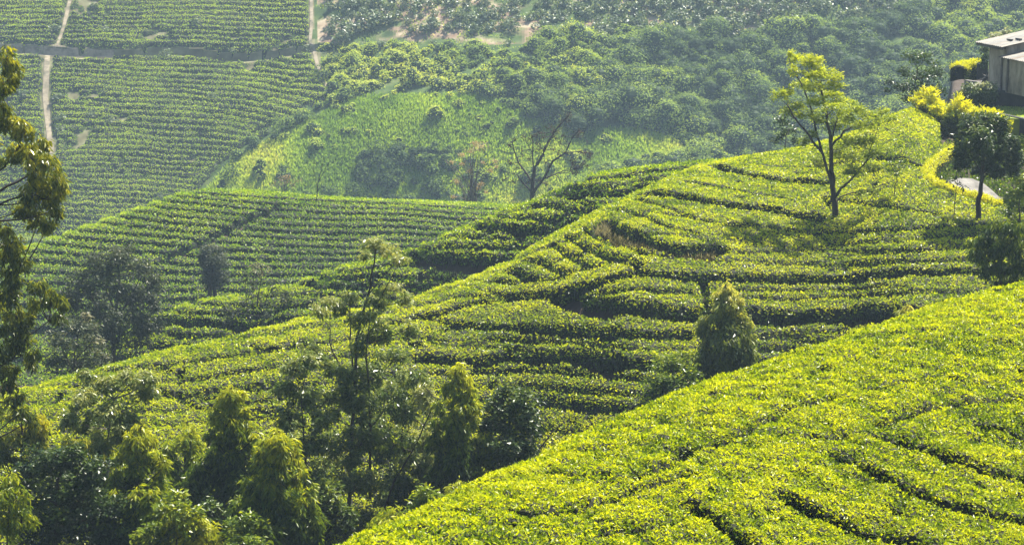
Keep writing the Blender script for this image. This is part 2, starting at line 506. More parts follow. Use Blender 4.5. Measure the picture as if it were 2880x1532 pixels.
# ================================================================== FOREGROUND HILL
A = Hill([(-260, 2250, 34), (600, 1730, 36), (973, 1532, 40), (1118, 1465, 42), (1342, 1359, 45), (1566, 1264, 48), (1678, 1208, 49.5), (1901, 1116, 52.5),
          (2091, 1042, 55), (2280, 985, 57.5), (2502, 905, 61), (2700, 845, 64), (2880, 798, 67), (3140, 730, 70)],
         [1.5, 4, 10, 20, 40], {900: [-.16, -.05, .0, .0, .0], 1600: [-.12, -.02, .05, .06, .05], 2880: [-.10, .0, .06, .08, .05]},
         (24, 90), na=420, nd=520, floor=-42, bk=.09)
def z6(l): return [(1920 + x / 1.779, 762 + y / 1.779) for x, y in l]
A_lines = [
    (0.46, 1, z6([(1010, 835), (1160, 880), (1300, 925), (1430, 975), (1560, 1010), (1800, 1050)])),
    (0.31, .85, z6([(780, 920), (900, 975), (1050, 1060), (1150, 1110)])),
    (0.34, 1, z6([(1150, 1110), (1300, 1170), (1450, 1200), (1600, 1230), (1800, 1260)])),
    (0.31, 1, z6([(60, 1180), (180, 1260), (280, 1320), (350, 1400)])),
    (0.37, 1, z6([(520, 1130), (640, 1190), (730, 1220), (850, 1290), (960, 1320), (1100, 1340), (1250, 1390)])),
    (0.25, .9, z6([(1480, 770), (1560, 790), (1680, 830), (1800, 860)])),
    (0.22, .55, z6([(-20, 890), (120, 880), (330, 790), (540, 685), (760, 640)])),
    (0.19, .45, z6([(870, 590), (1040, 575), (1300, 520)])),
    (0.19, .5, z6([(980, 760), (1200, 700), (1500, 650), (1700, 640)])),
    (0.19, .45, z6([(-400, 1060), (-150, 1010), (30, 900)])),
    (0.22, .6, [(1560, 1320), (1630, 1335), (1700, 1330)]),
    (0.19, .5, [(1440, 1440), (1520, 1450), (1640, 1430), (1800, 1380), (1960, 1330)]),
    (0.19, .4, [(2200, 1220), (2350, 1230), (2450, 1222)]),
    (0.19, .4, [(1700, 1500), (1850, 1480), (1990, 1440)]),
]
gA = gaps_from(A, A_lines, A.P())
# tiny holes in the table of leaves
PA = A.P()
gA = np.maximum(gA, .7 * sstep(.82, .88, fbm(PA[..., 0] * 1.5, PA[..., 1] * 1.5, 101, 3)))
hill_ground(A, 'near_hillside', M['soil'], .62)
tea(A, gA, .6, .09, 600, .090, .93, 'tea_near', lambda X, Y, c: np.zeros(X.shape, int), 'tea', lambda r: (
    'tea_bushes', 'stuff', 'bright yellow green carpet of tea bushes on the nearest slope at bottom right', 'tea bushes', None), margin=110, upright=.4, tuft=(2.8, .22), tuft_tone=.8)

# ================================================================== MIDDLE HILL (bright terraces, big tree, house)
B = Hill([(-260, 1165, 104), (45, 1100, 106), (220, 1052, 108), (400, 1005, 109), (640, 945, 112), (900, 880, 115), (1100, 850, 118), (1300, 790, 121), (1430, 735, 123), (1560, 660, 125.5),
          (1690, 592, 128), (1840, 520, 131), (1960, 468, 135), (2100, 442, 138), (2240, 420, 140), (2400, 375, 141), (2500, 330, 140), (2560, 305, 141),
          (2640, 340, 141), (2720, 372, 139.5), (2880, 385, 139.5), (3140, 390, 139.5)],
         [2.5, 6, 14, 25, 50],
         {0: [.0, .2, .36, .40, .36], 1000: [.0, .16, .36, .42, .36], 1450: [.0, .12, .30, .42, .38], 1750: [-.04, .02, .10, .36, .40], 2100: [-.02, .03, .08, .28, .38],
          2500: [.08, .12, .14, .24, .32], 2640: [.02, .06, .10, .2, .25], 2880: [.0, .05, .1, .2, .25]},
         (76, 176), na=480, nd=520, back=[(-260, -.5), (2560, -.5), (2660, 0.01), (3140, 0.01)], floor=-44, bk=.07)
b1 = [(1836, 539), (1875, 548), (1917, 551), (1959, 562), (2001, 570), (2043, 576), (2080, 582), (2134, 584), (2179, 590), (2218, 601), (2252, 609), (2299, 612)]
b2 = [(2012, 465), (2056, 478), (2092, 488), (2134, 496), (2179, 504), (2224, 508), (2266, 510), (2315, 512)]
b3 = [(1699, 628), (1736, 650), (1778, 664), (1819, 678), (1861, 692), (1903, 703), (1945, 708), (1987, 702), (2015, 697)]
b10 = [(1436, 833), (1489, 831), (1531, 828), (1576, 824), (1601, 809), (1643, 804), (1685, 795), (1728, 783), (1795, 764), (1840, 769), (1882, 773), (1932, 775), (1968, 778), (2008, 780),
       (2064, 780), (2119, 781), (2175, 784), (2231, 783), (2301, 784), (2343, 787), (2420, 781), (2480, 770), (2612, 766), (2743, 763)]
b11 = [(1582, 831), (1615, 846), (1657, 854), (1720, 862), (1742, 864), (1798, 868), (1868, 876), (1924, 883), (1968, 884), (2091, 884), (2147, 889), (2203, 891), (2287, 889), (2371, 888), (2420, 886), (2620, 876)]
b14 = [(1266, 909), (1322, 914), (1391, 920), (1461, 921), (1517, 926), (1587, 929), (1720, 937), (1770, 940), (1840, 942), (1932, 942)]
b15 = [(1182, 1004), (1238, 1007), (1280, 1012), (1350, 1015), (1447, 999), (1531, 1001), (1615, 1002), (1685, 1012), (1784, 1021), (1826, 1024), (1990, 1030)]
b17 = [(1095, 906), (1134, 903), (1182, 887), (1238, 881), (1280, 867), (1294, 861), (1363, 848), (1436, 842)]
B_lines = [
    (1.01, 1.3, b1), (1.01, 1.3, b2), (1.20, 1.25, b3), (0.66, 1.15, b10), (1.20, 1.25, b11), (0.55, 1, b14), (0.74, 1.15, b15), (0.47, 1, b17),
    (0.27, .8, [(1643, 640), (1680, 665), (1722, 682), (1764, 694), (1811, 706), (1848, 716), (1887, 724)]),
    (0.47, 1, [(1700, 714), (1736, 724), (1764, 735), (1797, 745)]),
    (0.35, .95, [(1593, 662), (1618, 676), (1652, 696), (1694, 713)]),
    (0.31, .9, [(1557, 682), (1590, 713), (1621, 730), (1666, 747)]),
    (0.39, 1, [(1475, 728), (1531, 736), (1559, 756), (1600, 770)]),
    (0.58, 1, [(1440, 757), (1461, 767), (1487, 781), (1517, 788)]),
    (0.31, .9, [(1386, 784), (1419, 792), (1447, 795)]),
    (0.39, 1, [(1980, 783), (1980, 817), (1988, 856)]),
    (0.20, .45, [(2075, 834), (2203, 839), (2287, 837), (2420, 831), (2560, 828)]),
    (0.51, 1, [(2097, 1017), (2147, 1020), (2217, 1013)]),
    (0.43, 1, [(1520, 1124), (1606, 1136), (1691, 1144), (1830, 1152)]),
    (0.27, .75, [(1331, 1043), (1466, 1038), (1578, 1043), (1691, 1049), (1803, 1055)]),
    (0.23, .6, [(1450, 1082), (1522, 1088), (1650, 1098), (1775, 1106)]),
    (0.23, .6, [(1360, 950), (1419, 949), (1517, 952), (1640, 962), (1760, 975)]),
    (0.27, .8, [(700, 973), (787, 980), (854, 960)]),
    (0.39, .9, [(440, 1040), (470, 1042)]),
    (0.23, .6, [(500, 1075), (640, 1050), (800, 1030), (960, 1000)]),
    (0.23, .6, [(560, 1120), (700, 1100), (860, 1080), (1040, 1060), (1200, 1050)]),
    (0.23, .5, [(300, 1100), (440, 1090), (600, 1160), (800, 1150), (1000, 1120), (1250, 1100)]),
    (0.23, .5, [(1200, 960), (1290, 968), (1350, 972), (1500, 975)]),
    (0.23, .6, [(1931, 510), (1979, 520), (2043, 528), (2120, 545), (2200, 556)]),
    (0.23, .7, [(1789, 560), (1836, 571), (1875, 585), (1917, 601), (1960, 615), (2020, 626), (2100, 640)]),
    (0.23, .6, [(1736, 588), (1800, 602), (1850, 626), (1900, 645), (1960, 656)]),
    (0.27, .7, [(1968, 453), (2010, 451)]), (0.20, .5, [(2100, 458), (2180, 470), (2270, 470), (2350, 465)]),
    (0.47, 1, [(2473, 441), (2503, 445), (2540, 451), (2568, 459), (2596, 468)]),
    (0.31, .9, [(2296, 651), (2336, 654)]),
    (0.23, .65, [(2336, 654), (2419, 650), (2489, 646), (2531, 644), (2582, 641), (2621, 637)]),
    (0.20, .5, [(2080, 710), (2200, 705), (2330, 700), (2460, 706), (2600, 700)]),
    (0.20, .5, [(2130, 740), (2260, 742), (2400, 738), (2560, 730), (2700, 735)]),
    (0.20, .5, [(2360, 560), (2450, 575), (2560, 590), (2640, 600)]),
    (0.20, .45, [(1660, 820), (1800, 812), (1940, 818)]), (0.20, .45, [(2010, 815), (2150, 812), (2300, 815), (2500, 806)]),
    (0.23, .5, [(2100, 940), (2230, 935), (2380, 930)]), (0.23, .5, [(2100, 975), (2200, 972), (2300, 968)]),
]
PB = B.P()
gB = gaps_from(B, B_lines, PB)
BG = [[(-300, 1040), (400, 940), (900, 830), (1300, 740), (1690, 560), (1960, 440), (2400, 350), (2560, 280), (2900, 300)],
      [(-300, 1050), (900, 845), (1430, 700), (1700, 580), (1836, 535)] + b1[1:] + [(2336, 654), (2419, 650), (2531, 644), (2621, 637), (2900, 620)],
      [(-300, 1060), (1100, 850), (1300, 800)] + b10 + [(2900, 762)],
      [(-300, 1080), (900, 905)] + b17 + b11, [(-300, 1090), (900, 915), (1095, 908), (1182, 889)] + b14 + [(2300, 955)],
      [(0, 1090), (500, 1075), (960, 1000)] + b15 + [(2097, 1017), (2217, 1013), (2600, 1010)], [(0, 1230), (1300, 1125), (1520, 1124), (1606, 1136), (1691, 1144), (1830, 1152), (2200, 1160)], [(0, 1480), (2200, 1420)]]
gB = np.maximum(gB, thin_rows(PB, BG, [.5, 4, 2, 1, 2, 3, 4], .28, .36, 201))
# loop of hedge, path and house plot: no tea inside
HEDGE = [(2702, 405), (2673, 425), (2647, 444), (2620, 460), (2607, 483), (2610, 503), (2631, 516), (2660, 528), (2692, 539), (2724, 549), (2753, 557), (2779, 565), (2822, 574)]
HEDGE_W = B.hit([p[0] for p in HEDGE], [p[1] for p in HEDGE])
XB, YB = proj(PB)
hp = np.array(HEDGE, float)
lower = np.interp(XB, [2600, 2631, 2660, 2692, 2724, 2753, 2779, 2822, 2900], [500, 512, 524, 535, 545, 553, 561, 570, 590])
inside = (XB > np.interp(YB, hp[:6, 1], hp[:6, 0] - 4, left=2640, right=2600)) & (YB < lower) & (XB > 2600)
behind = (PB[..., 1] > np.interp(XB, [2500, 2560, 2640], [175, 150, 139.0])) & (XB > 2540)
gB = np.maximum(gB, (inside | behind).astype(float))
gB = np.maximum(gB, .8 * sstep(.80, .86, fbm(PB[..., 0] * 1.1, PB[..., 1] * 1.1, 103, 3)))
hill_ground(B, 'middle_hillside', M['soil'], .88, gB, 1)
B_cut = [
    [(1700, 560), (1836, 535)] + b1[1:] + [(2336, 654), (2419, 650), (2489, 646), (2531, 644), (2621, 637), (2900, 620)],
    [(1600, 570), (1690, 605)] + b3 + [(2100, 680), (2296, 655), (2336, 656), (2419, 652), (2621, 639), (2900, 622)],
    [(1000, 850), (1300, 838)] + b10 + [(2900, 762)],
    [(900, 905)] + b17 + b11,
    [(900, 915), (1095, 908), (1182, 889)] + b14 + [(2300, 955)],
    [(0, 1090), (500, 1075), (960, 1000)] + b15 + [(2097, 1017), (2217, 1013), (2600, 1010)],
    [(0, 1230), (1300, 1125), (1520, 1124), (1606, 1136), (1691, 1144), (1830, 1152), (2200, 1160)],
]
B_lab = [
    'sunlit tea terrace highest on the middle hill, around the foot of the big yellow tree',
    'tongue of bright tea between two dark banks left of the big yellow tree',
    'broad tea block with short rows running down below the dry grass bank',
    'narrow tea terrace cut by one upright gap above the widest dark bank',
    'tea terrace just below the widest dark bank on the middle hill',
    'tea terrace passing behind the lone silvery cone tree on the middle hill',
    'wide tea terrace below the lone cone tree, running left down the ridge',
    'lowest tea terrace of the middle hill, behind the valley trees']
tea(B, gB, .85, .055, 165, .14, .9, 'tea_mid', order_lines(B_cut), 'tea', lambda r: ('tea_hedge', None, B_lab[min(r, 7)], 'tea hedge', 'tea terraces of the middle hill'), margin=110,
    pxlim=lambda X, Y, c: (c[..., 1] < 150), tuft=(2.0, .13), tuft_tone=.7)

# ================================================================== SPUR behind the bright ridge
B2 = Hill([(-260, 1120, 160), (300, 960, 160), (450, 882, 159), (560, 846, 158), (640, 836, 158), (700, 829, 157), (780, 806, 156), (870, 783, 155), (985, 742, 154), (1080, 720, 153), (1160, 702, 152.5), (1300, 641, 152),
           (1400, 601, 151), (1500, 560, 150.5), (1590, 516, 150), (1700, 487, 149), (1830, 468, 147), (1960, 456, 145), (2100, 452, 144), (3140, 470, 143)],
          [2, 5, 10, 20, 40], {0: [-.02, .14, .22, .26, .28], 1400: [-.02, .12, .22, .26, .28], 2000: [-.02, .08, .16, .26, .28]}, (118, 178), xr=(100, 2300), na=420, nd=300, floor=-52, bk=.1)
s1 = [(1596, 529), (1638, 535), (1680, 540), (1722, 543), (1764, 538), (1800, 524)]
s4 = [(1347, 631), (1403, 639), (1442, 639), (1484, 642), (1526, 644), (1568, 641), (1600, 634)]
s6 = [(1157, 710), (1207, 719), (1263, 725), (1319, 730), (1375, 736), (1440, 737)]
s9 = [(869, 792), (914, 797), (956, 800), (998, 801), (1040, 803)]
s8 = [(1140, 811), (1196, 815), (1238, 818), (1290, 820)]
s10 = [(444, 898), (534, 903), (618, 912), (731, 918), (850, 925)]
B2_lines = [(1.1, 1.2, s1), (1.0, 1.2, s4), (1.1, 1.2, s6), (1.1, 1, s9), (1.0, 1, s8), (1.1, 1, s10),
            (.5, .9, [(1815, 500), (1862, 504)]), (.4, .8, [(1815, 475), (1855, 476)]),
            (.45, .85, [(1500, 577), (1526, 574), (1568, 577), (1624, 588), (1680, 588)]), (.4, .75, [(1400, 607), (1484, 610), (1570, 615), (1640, 613)]), (.4, .75, [(1506, 549), (1570, 545), (1640, 555)]),
            (.45, .85, [(1157, 739), (1210, 750), (1266, 756), (1336, 756), (1400, 760)]), (.45, .85, [(1060, 770), (1095, 783), (1140, 790), (1196, 792), (1266, 795), (1336, 793)]),
            (.4, .8, [(1180, 770), (1266, 775), (1360, 772)]), (.4, .8, [(1240, 690), (1330, 693), (1440, 690), (1500, 690)]), (.4, .7, [(1290, 665), (1380, 668), (1480, 668)]),
            (.4, .7, [(900, 770), (1000, 775), (1100, 780)]), (.5, .9, [(430, 972), (500, 976), (620, 975)]), (.4, .8, [(470, 940), (560, 945), (700, 948)]), (.4, .8, [(560, 875), (660, 880), (760, 880), (880, 850)]),
            (.4, .8, [(330, 960), (420, 925), (460, 915)]), (.5, .9, [(300, 1000), (420, 1000)])]
gS = gaps_from(B2, B2_lines, B2.P())
SG = [[(100, 800), (1080, 700), (1300, 620), (1590, 500), (1960, 440), (2300, 440)], [(1400, 590), (1500, 560)] + s1 + [(2100, 520)], [(1200, 660), (1300, 628)] + s4 + [(1900, 630)], [(1000, 740), (1100, 716)] + s6 + [(1600, 740)],
      [(700, 800), (800, 800)] + s9 + s8 + [(1500, 830)], [(200, 920)] + s10 + [(1000, 930)], [(100, 1050), (1300, 1020)]]
gS = np.maximum(gS, thin_rows(B2.P(), SG, [3, 3, 3, 3, 4, 4], .32, .6, 211))
hill_ground(B2, 'spur_hillside', M['soil'], .88, gS, 1)
B2_cut = [[(1400, 590), (1500, 560)] + s1 + [(2100, 520)], [(1200, 660), (1300, 628)] + s4 + [(1900, 630)], [(1000, 740), (1100, 716)] + s6 + [(1600, 740)],
          [(700, 800), (800, 800)] + s9 + s8 + [(1500, 830)], [(200, 920)] + s10 + [(1000, 930)]]
B2_lab = ['tea hedge on top of the spur, right of the bare tree', 'tea hedge of the spur between its two highest soil banks', 'shaded tea hedge of the spur ending in a point above a brown bank',
          'tea hedge of the spur directly above the crown of the tall thin tree', 'tea hedge low on the spur, half hidden by the tall thin tree', 'lowest tea hedge in the hollow behind the near ridge']
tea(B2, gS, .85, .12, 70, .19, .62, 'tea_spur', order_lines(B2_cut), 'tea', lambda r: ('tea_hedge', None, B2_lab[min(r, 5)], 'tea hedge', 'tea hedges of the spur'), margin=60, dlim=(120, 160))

# ================================================================== LEFT RIDGE
C = Hill([(-260, 790, 212), (60, 700, 215), (140, 671, 217), (270, 626, 219), (400, 581, 221), (500, 546, 222), (590, 533, 223), (680, 535, 223), (800, 545, 223), (900, 553, 224), (1050, 562, 224), (1250, 568, 225), (1500, 580, 226), (3140, 700, 226)],
         [2, 5, 10, 20, 50], {0: [.0, .2, .32, .38, .36], 600: [.0, .18, .34, .38, .36], 1400: [.0, .15, .3, .36, .36]}, (178, 252), xr=(-260, 1750), na=420, nd=420, floor=-60, bk=.08)
PC = C.P()
XC, YC = proj(PC)
guides = [
    [(-260, 470), (300, 505), (600, 530), (800, 543), (1250, 566), (1750, 590)],
    [(-260, 560), (420, 558), (505, 568), (603, 578), (751, 592), (805, 592), (928, 598), (1040, 601), (1151, 605), (1300, 618), (1750, 640)],
    [(-260, 600), (300, 602), (388, 615), (491, 630), (603, 637), (715, 644), (820, 652), (956, 654), (1123, 654), (1235, 662), (1750, 690)],
    [(-260, 650), (130, 652), (212, 668), (324, 681), (422, 688), (640, 703), (820, 710), (928, 711), (1090, 713), (1750, 750)],
    [(-260, 725), (100, 735), (184, 743), (234, 747), (455, 766), (575, 770), (687, 775), (1000, 766), (1750, 790)],
    [(-260, 825), (300, 835), (450, 844), (561, 839), (800, 842), (1750, 850)],
    [(-260, 925), (300, 925), (600, 910), (1750, 920)],
    [(-260, 1200), (1750, 1200)]]
G = np.stack([np.interp(XC, [p[0] for p in g], [p[1] for p in g]) for g in guides], -1)
q = np.zeros_like(XC)
for k in range(7):
    q = np.where(YC > G[..., k], k + np.clip((YC - G[..., k]) / np.maximum(G[..., k + 1] - G[..., k], 1), 0, 1), q)
nr = 3.0
ph = q * nr + (fbm(PC[..., 0] * .12, PC[..., 1] * .12, 41) - .5) * .5
fr = ph - np.round(ph)
major = np.abs(q - np.round(q)) < .12
br = fbm(PC[..., 0] * .35, PC[..., 1] * .6, 43)
gC = np.where(major, 1.0, .55 + .45 * sstep(.4, .65, br)) * (1 - sstep(np.where(major, .17, .12), np.where(major, .25, .21), np.abs(fr)))
gC = np.where(YC < G[..., 0] + 4, 0, gC)
cpath = [(777, 582), (729, 604), (693, 618), (659, 638), (617, 655), (575, 680), (536, 697), (497, 713), (463, 727)]
gC = np.maximum(gC, gaps_from(C, [(.85, 1, cpath)], PC))
hill_ground(C, 'left_ridge_hillside', M['soil'], .78)
C_lab = ['tea rows along the rounded top of the left ridge', 'second band of left ridge tea rows from the top, cut by the slanting path', 'third band of tea rows below the top of the left ridge',
         'fourth band of tea rows below the top of the left ridge', 'fifth band of left ridge tea rows, at the foot of the twin stemmed tree', 'lowest visible tea rows of the left ridge, behind the grey tree', 'tea rows at the very foot of the left ridge']
tea(C, gC, .75, .06, 60, .22, .65, 'tea_far', order_lines(guides[1:7]), 'tea', lambda r: ('tea_hedge', None, C_lab[min(r, 6)], 'tea hedge', 'tea rows of the left ridge'), margin=60, dlim=(182, 229))

# ================================================================== FAR SLOPE
class Slope(Hill):
    def __init__(s):
        na, nd = 460, 460
        s.a = np.linspace(col_of(-330, 766), col_of(3210, 766), na)
        s.d = np.linspace(330, 520, nd)
        Aa, D = np.meshgrid(s.a, s.d, indexing='ij')
        x = Aa * D
        t = D - 372 + 10 * np.sin(x * .022 + .6)
        z = -72 + .56 * np.where(t > 0, t, 0) + .06 * np.minimum(t, 0) + .28 * np.sqrt(t * t + 60) * 0
        z = z + (fbm(x * .02, D * .02, 61, 3) - .5) * 9
        # the grassy knoll stands forward of the slope
        z = z + 9 * np.exp(-((x + 18) / 30) ** 2 - ((D - 392) / 20) ** 2)
        s.z = z
        s.floor = -80
D = Slope()
# bench for the field road
road = [(-260, 128), (0, 132), (140, 141), (200, 143), (500, 140), (880, 131), (960, 128)]
RW = D.hit([p[0] for p in road], [p[1] for p in road])
dl = np.interp(D.a, RW[:, 0] / RW[:, 1], RW[:, 1])
xa = D.a
for i in range(len(D.a)):
    if D.a[i] > col_of(960, 130): continue
    sd = D.d - dl[i]
    sel = (sd > -.9) & (sd < 1.9)
    z0 = np.interp(dl[i] - .9, D.d, D.z[i])
    D.z[i, sel] = z0
PD = D.P()
XD, YD = proj(PD)
class Low:                                   # the bare ground of the far slope, under the tea table
    def hit(s, X, Y):
        W = D.hit(X, Y); W[:, 2] -= .8; return W
    def zat(s, a, d): return D.zat(a, d) - .8
DL = Low()

def strip(hill, px, width, name, m, lift=.12):
    px = np.array(px, float)
    tt = np.linspace(0, len(px) - 1, (len(px) - 1) * 8 + 1)
    W = hill.hit(np.interp(tt, range(len(px)), px[:, 0]), np.interp(tt, range(len(px)), px[:, 1]))
    tg = unit(np.gradient(W[:, :2], axis=0))
    nn = np.stack([-tg[:, 1], tg[:, 0]], 1)
    rows = []
    for k in np.linspace(-.5, .5, 9):
        wv = width * (1 + .5 * (fbm(tt * 1.3, tt * 0 + 3, 7) - .5))
        xy = W[:, :2] + nn * (wv * k)[:, None]
        rows.append(np.concatenate([xy, (hill.zat(xy[:, 0] / xy[:, 1], xy[:, 1]) + lift)[:, None]], 1))
    acc = Acc(); acc.grid(np.stack(rows, 0))
    return tag(obj(name, acc, m, smooth=[0]), kind='structure')

V1a = [(205, -60), (194, 0), (180, 60), (167, 100), (150, 138)]
V1b = [(133, 146), (130, 200), (127, 260), (134, 330), (144, 420)]
V2 = [(874, -60), (875, 0), (876, 60), (872, 110), (885, 138), (893, 175), (914, 222), (935, 258)]
strip(DL, V1a, .6, 'field_path', M['path']); strip(DL, V1b, 1.0, 'field_path', M['path']); strip(DL, V2, .6, 'field_path', M['path'])
strip(DL, [(-200, 135), (0, 135), (140, 142), (205, 143), (320, 143)], 1.6, 'field_road', M['path'], .08)

bound = np.array([(0, 880), (110, 876), (135, 890), (180, 902), (222, 922), (256, 932), (275, 905), (290, 872), (310, 838), (360, 760), (430, 650), (480, 600), (530, 560), (620, 500), (900, 420)], float)
inD = XD < np.interp(YD, bound[:, 0], bound[:, 1])
zz = PD[..., 2] + .02 * PD[..., 0] + (fbm(PD[..., 0] * .05, PD[..., 1] * .05, 51) - .5) * 1.6 + (fbm(PD[..., 0] * .25, PD[..., 1] * .3, 52) - .5) * .35
ph = zz / .80
fr = np.abs(ph - np.round(ph))
br = fbm(PD[..., 0] * .12, PD[..., 2] * .5, 53)
gD = (.45 + .55 * sstep(.35, .65, br)) * (1 - sstep(.12, .24, fr))
gD = np.maximum(gD, .95 * sstep(.70, .76, fbm(PD[..., 0] * .25, PD[..., 1] * .3, 57)))
gD = np.maximum(gD, gaps_from(D, [(1.5, 1, V1a), (2.2, 1, V1b), (1.5, 1, V2), (1.5, 1, [(560, 525), (640, 440), (700, 395)])], PD))
for i in range(len(D.a)):
    sd = D.d - dl[i]
    gD[i, (sd > -1.2) & (sd < 2.3)] = 1
gD = np.where(inD, gD, 1)
def regD(X, Y, c):
    left = X < np.interp(Y, [0, 100, 146, 260, 420, 600], [194, 167, 133, 128, 144, 160])
    up = Y < np.interp(X, [p[0] for p in road], [p[1] for p in road])
    return left * 1 + up * 2
D_lab = {0: 'large hazy tea field of many level rows on the far slope', 1: 'tea field left of the stony vertical path, partly behind the left eucalyptus', 2: 'upper tea field above the dark bank of the field road', 3: 'paler tea field in the upper left corner above the field road'}
tea(D, gD, .8, .14, 27, .27, .7, 'tea_slope', regD, 'tea', lambda r: ('tea_field', 'stuff', D_lab[r], 'tea field', None), margin=40, dlim=(340, 500), up_n=.4,
    pxlim=lambda X, Y, c: Y < 760)

# ------------------------------------------------------------------ scrub, grass and bushes of the far slope
def blob(acc, c, rx, ry, rz, n, L, age0, spread=.2, mi=0, lumps=7):
    """a shrub crown: leaf sprays over a handful of lumps"""
    sub = unit(rng.normal(0, 1, (lumps, 3))) * rng.uniform(.25, .75, (lumps, 1))
    sub[:, 2] = np.abs(sub[:, 2]) * .9
    rr = rng.uniform(.35, .6, lumps)
    k = rng.integers(0, lumps, n)
    dirs = unit(rng.normal(0, 1, (n, 3)))
    P = sub[k] + dirs * (rr[k] * rng.uniform(.6, 1.05, n))[:, None]
    N = unit(dirs * .7 + [0, 0, .5] + rng.normal(0, .35, (n, 3)))
    U = unit(np.cross(N, rng.normal(0, 1, (n, 3))) + dirs * .3)
    P = P * [rx, ry, rz] + np.asarray(c)
    age_shade = np.clip(age0 + (rng.random(lumps)[k] - .5) * spread * 1.2 + rng.normal(0, spread * .5, n), 0, 1)
    s = L * rng.uniform(.6, 1.3, n)
    acc.leaves(P, U, N, s, s * rng.uniform(.5, .8, n), age_shade, mi, .1)

def poly_in(X, Y, poly):
    p = np.array(poly, float)
    c = np.zeros(np.shape(X), bool)
    x1, y1 = p[-1]
    for x2, y2 in p:
        c ^= ((y1 > Y) != (y2 > Y)) & (X < (x2 - x1) * (Y - y1) / (y2 - y1 + 1e-12) + x1)
        x1, y1 = x2, y2
    return c

GRASS = [(560, 545), (640, 450), (720, 402), (880, 320), (1000, 262), (1120, 240), (1260, 236), (1390, 270), (1500, 320), (1620, 350), (1800, 350), (1960, 395), (1860, 440), (1700, 470), (1640, 560), (1300, 590), (560, 590)]
SOIL = [(890, -80), (888, 122), (1010, 124), (1130, 120), (1400, 128), (1500, 122), (1580, 102), (1760, 84), (2150, 92), (2290, 60), (2500, 46), (2700, 0), (2750, -80)]
SOIL_L = [(888, 30), (1140, 30), (1300, 60), (1560, 60), (1560, 108), (1400, 128), (1130, 120), (890, 124)]

acc = Acc()
GP = D.P(); GP[..., 2] -= .8; GP[..., 2] += (fbm(GP[..., 0] * .5, GP[..., 2] * .8, 95) - .5) * .3
acc.grid(GP)
XG, YG = proj(GP[:-1, :-1])
soilmask = poly_in(XG, YG, SOIL) * sstep(.40, .62, fbm(XG * .012, YG * .03, 97)) * .85
soilmask = np.maximum(soilmask, np.where(np.abs(GP[:-1, :-1, 1] - dl[:-1, None] - .5) < 2.9, .12, 0) * (XG < 960))
soilmask = np.maximum(soilmask, .35 * (XG < np.interp(YG, bound[:, 0], bound[:, 1])))
acc.a = [np.concatenate([soilmask.ravel(), soilmask.ravel()])]
tag(obj('far_slope', acc, M['slope']), kind='structure')

def area_points(n, xr, yr):
    X, Y = rng.uniform(*xr, n), rng.uniform(*yr, n)
    return X, Y

ICO_V = np.array([(math.cos(a) * math.cos(b), math.sin(a) * math.cos(b), math.sin(b)) for b in (-1.2, -.5, .2, .8, 1.35) for a in np.arange(8) * math.pi / 4])
ICO_T = np.array([t for r in range(4) for q in range(8) for t in ((r * 8 + q, r * 8 + (q + 1) % 8, (r + 1) * 8 + (q + 1) % 8), (r * 8 + q, (r + 1) * 8 + (q + 1) % 8, (r + 1) * 8 + q))] + [(32, 32 + q, 33 + q) for q in range(1, 7)])
def crown(acc, c, r, h, n, L, a0, mi=0):
    """one scrub tree: several rounded tufts with outward facing sprays, lit tops and shaded inside painted in"""
    m = rng.integers(3, 7)
    off = unit(rng.normal(0, 1, (m, 3)) * [1, 1, .6]) * rng.uniform(.25, .75, (m, 1)) * [r, r, h]
    off[:, 2] = np.abs(off[:, 2]); off[0] = [0, 0, h * .4]
    rr = rng.uniform(.38, .66, m) * r
    tone = a0 + rng.normal(0, .07, m)
    for q in range(m):
        acc.add(ICO_V * rr[q] * .72 * [1, 1, .8] + c + off[q], ICO_T, mi, .02)
    k = rng.integers(0, m, n)
    dr = unit(rng.normal(0, 1, (n, 3)) + [0, 0, .25])
    P = c + off[k] + dr * (rr[k] * rng.uniform(.72, 1.08, n))[:, None] * [1, 1, .8]
    N = unit(dr * .8 + [0, 0, .5] + rng.normal(0, .25, (n, 3)))
    U = unit(np.cross(N, rng.normal(0, 1, (n, 3))) + dr * .35)
    ls = L * rng.uniform(.6, 1.3, n)
    acc.leaves(P, U, N, ls, ls * rng.uniform(.5, .75, n), np.clip(tone[k] + rng.normal(0, .07, n) + .14 * dr[:, 2], .02, 1), mi, .1)

acc = Acc()
n = 4200
X, Y = area_points(n, (520, 3000), (-60, 620))
tea_side = X < np.interp(Y, bound[:, 0], bound[:, 1]) + 14
ing = poly_in(X, Y, GRASS); ins = poly_in(X, Y, SOIL)
W = DL.hit(X, Y)
bn = fbm(W[:, 0] * .035, W[:, 2] * .05, 71, 3)
tone = fbm(W[:, 0] * .06 + 9, W[:, 2] * .09, 73, 3)
clump = (X > 1000) & (X < 1330) & (Y > 410)
keep = ~tea_side & ~ins & (~ing | (rng.random(n) < .13 * sstep(.42, .6, bn)) | (clump & (rng.random(n) < .6)))
keep &= Y < np.where(X < 1560, 590, np.interp(X, [1560, 2100, 2500, 2900], [560, 490, 430, 430]))
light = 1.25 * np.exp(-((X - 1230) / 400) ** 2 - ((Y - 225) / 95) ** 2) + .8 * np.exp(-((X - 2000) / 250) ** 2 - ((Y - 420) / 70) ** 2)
order = np.argsort(-W[:, 1])
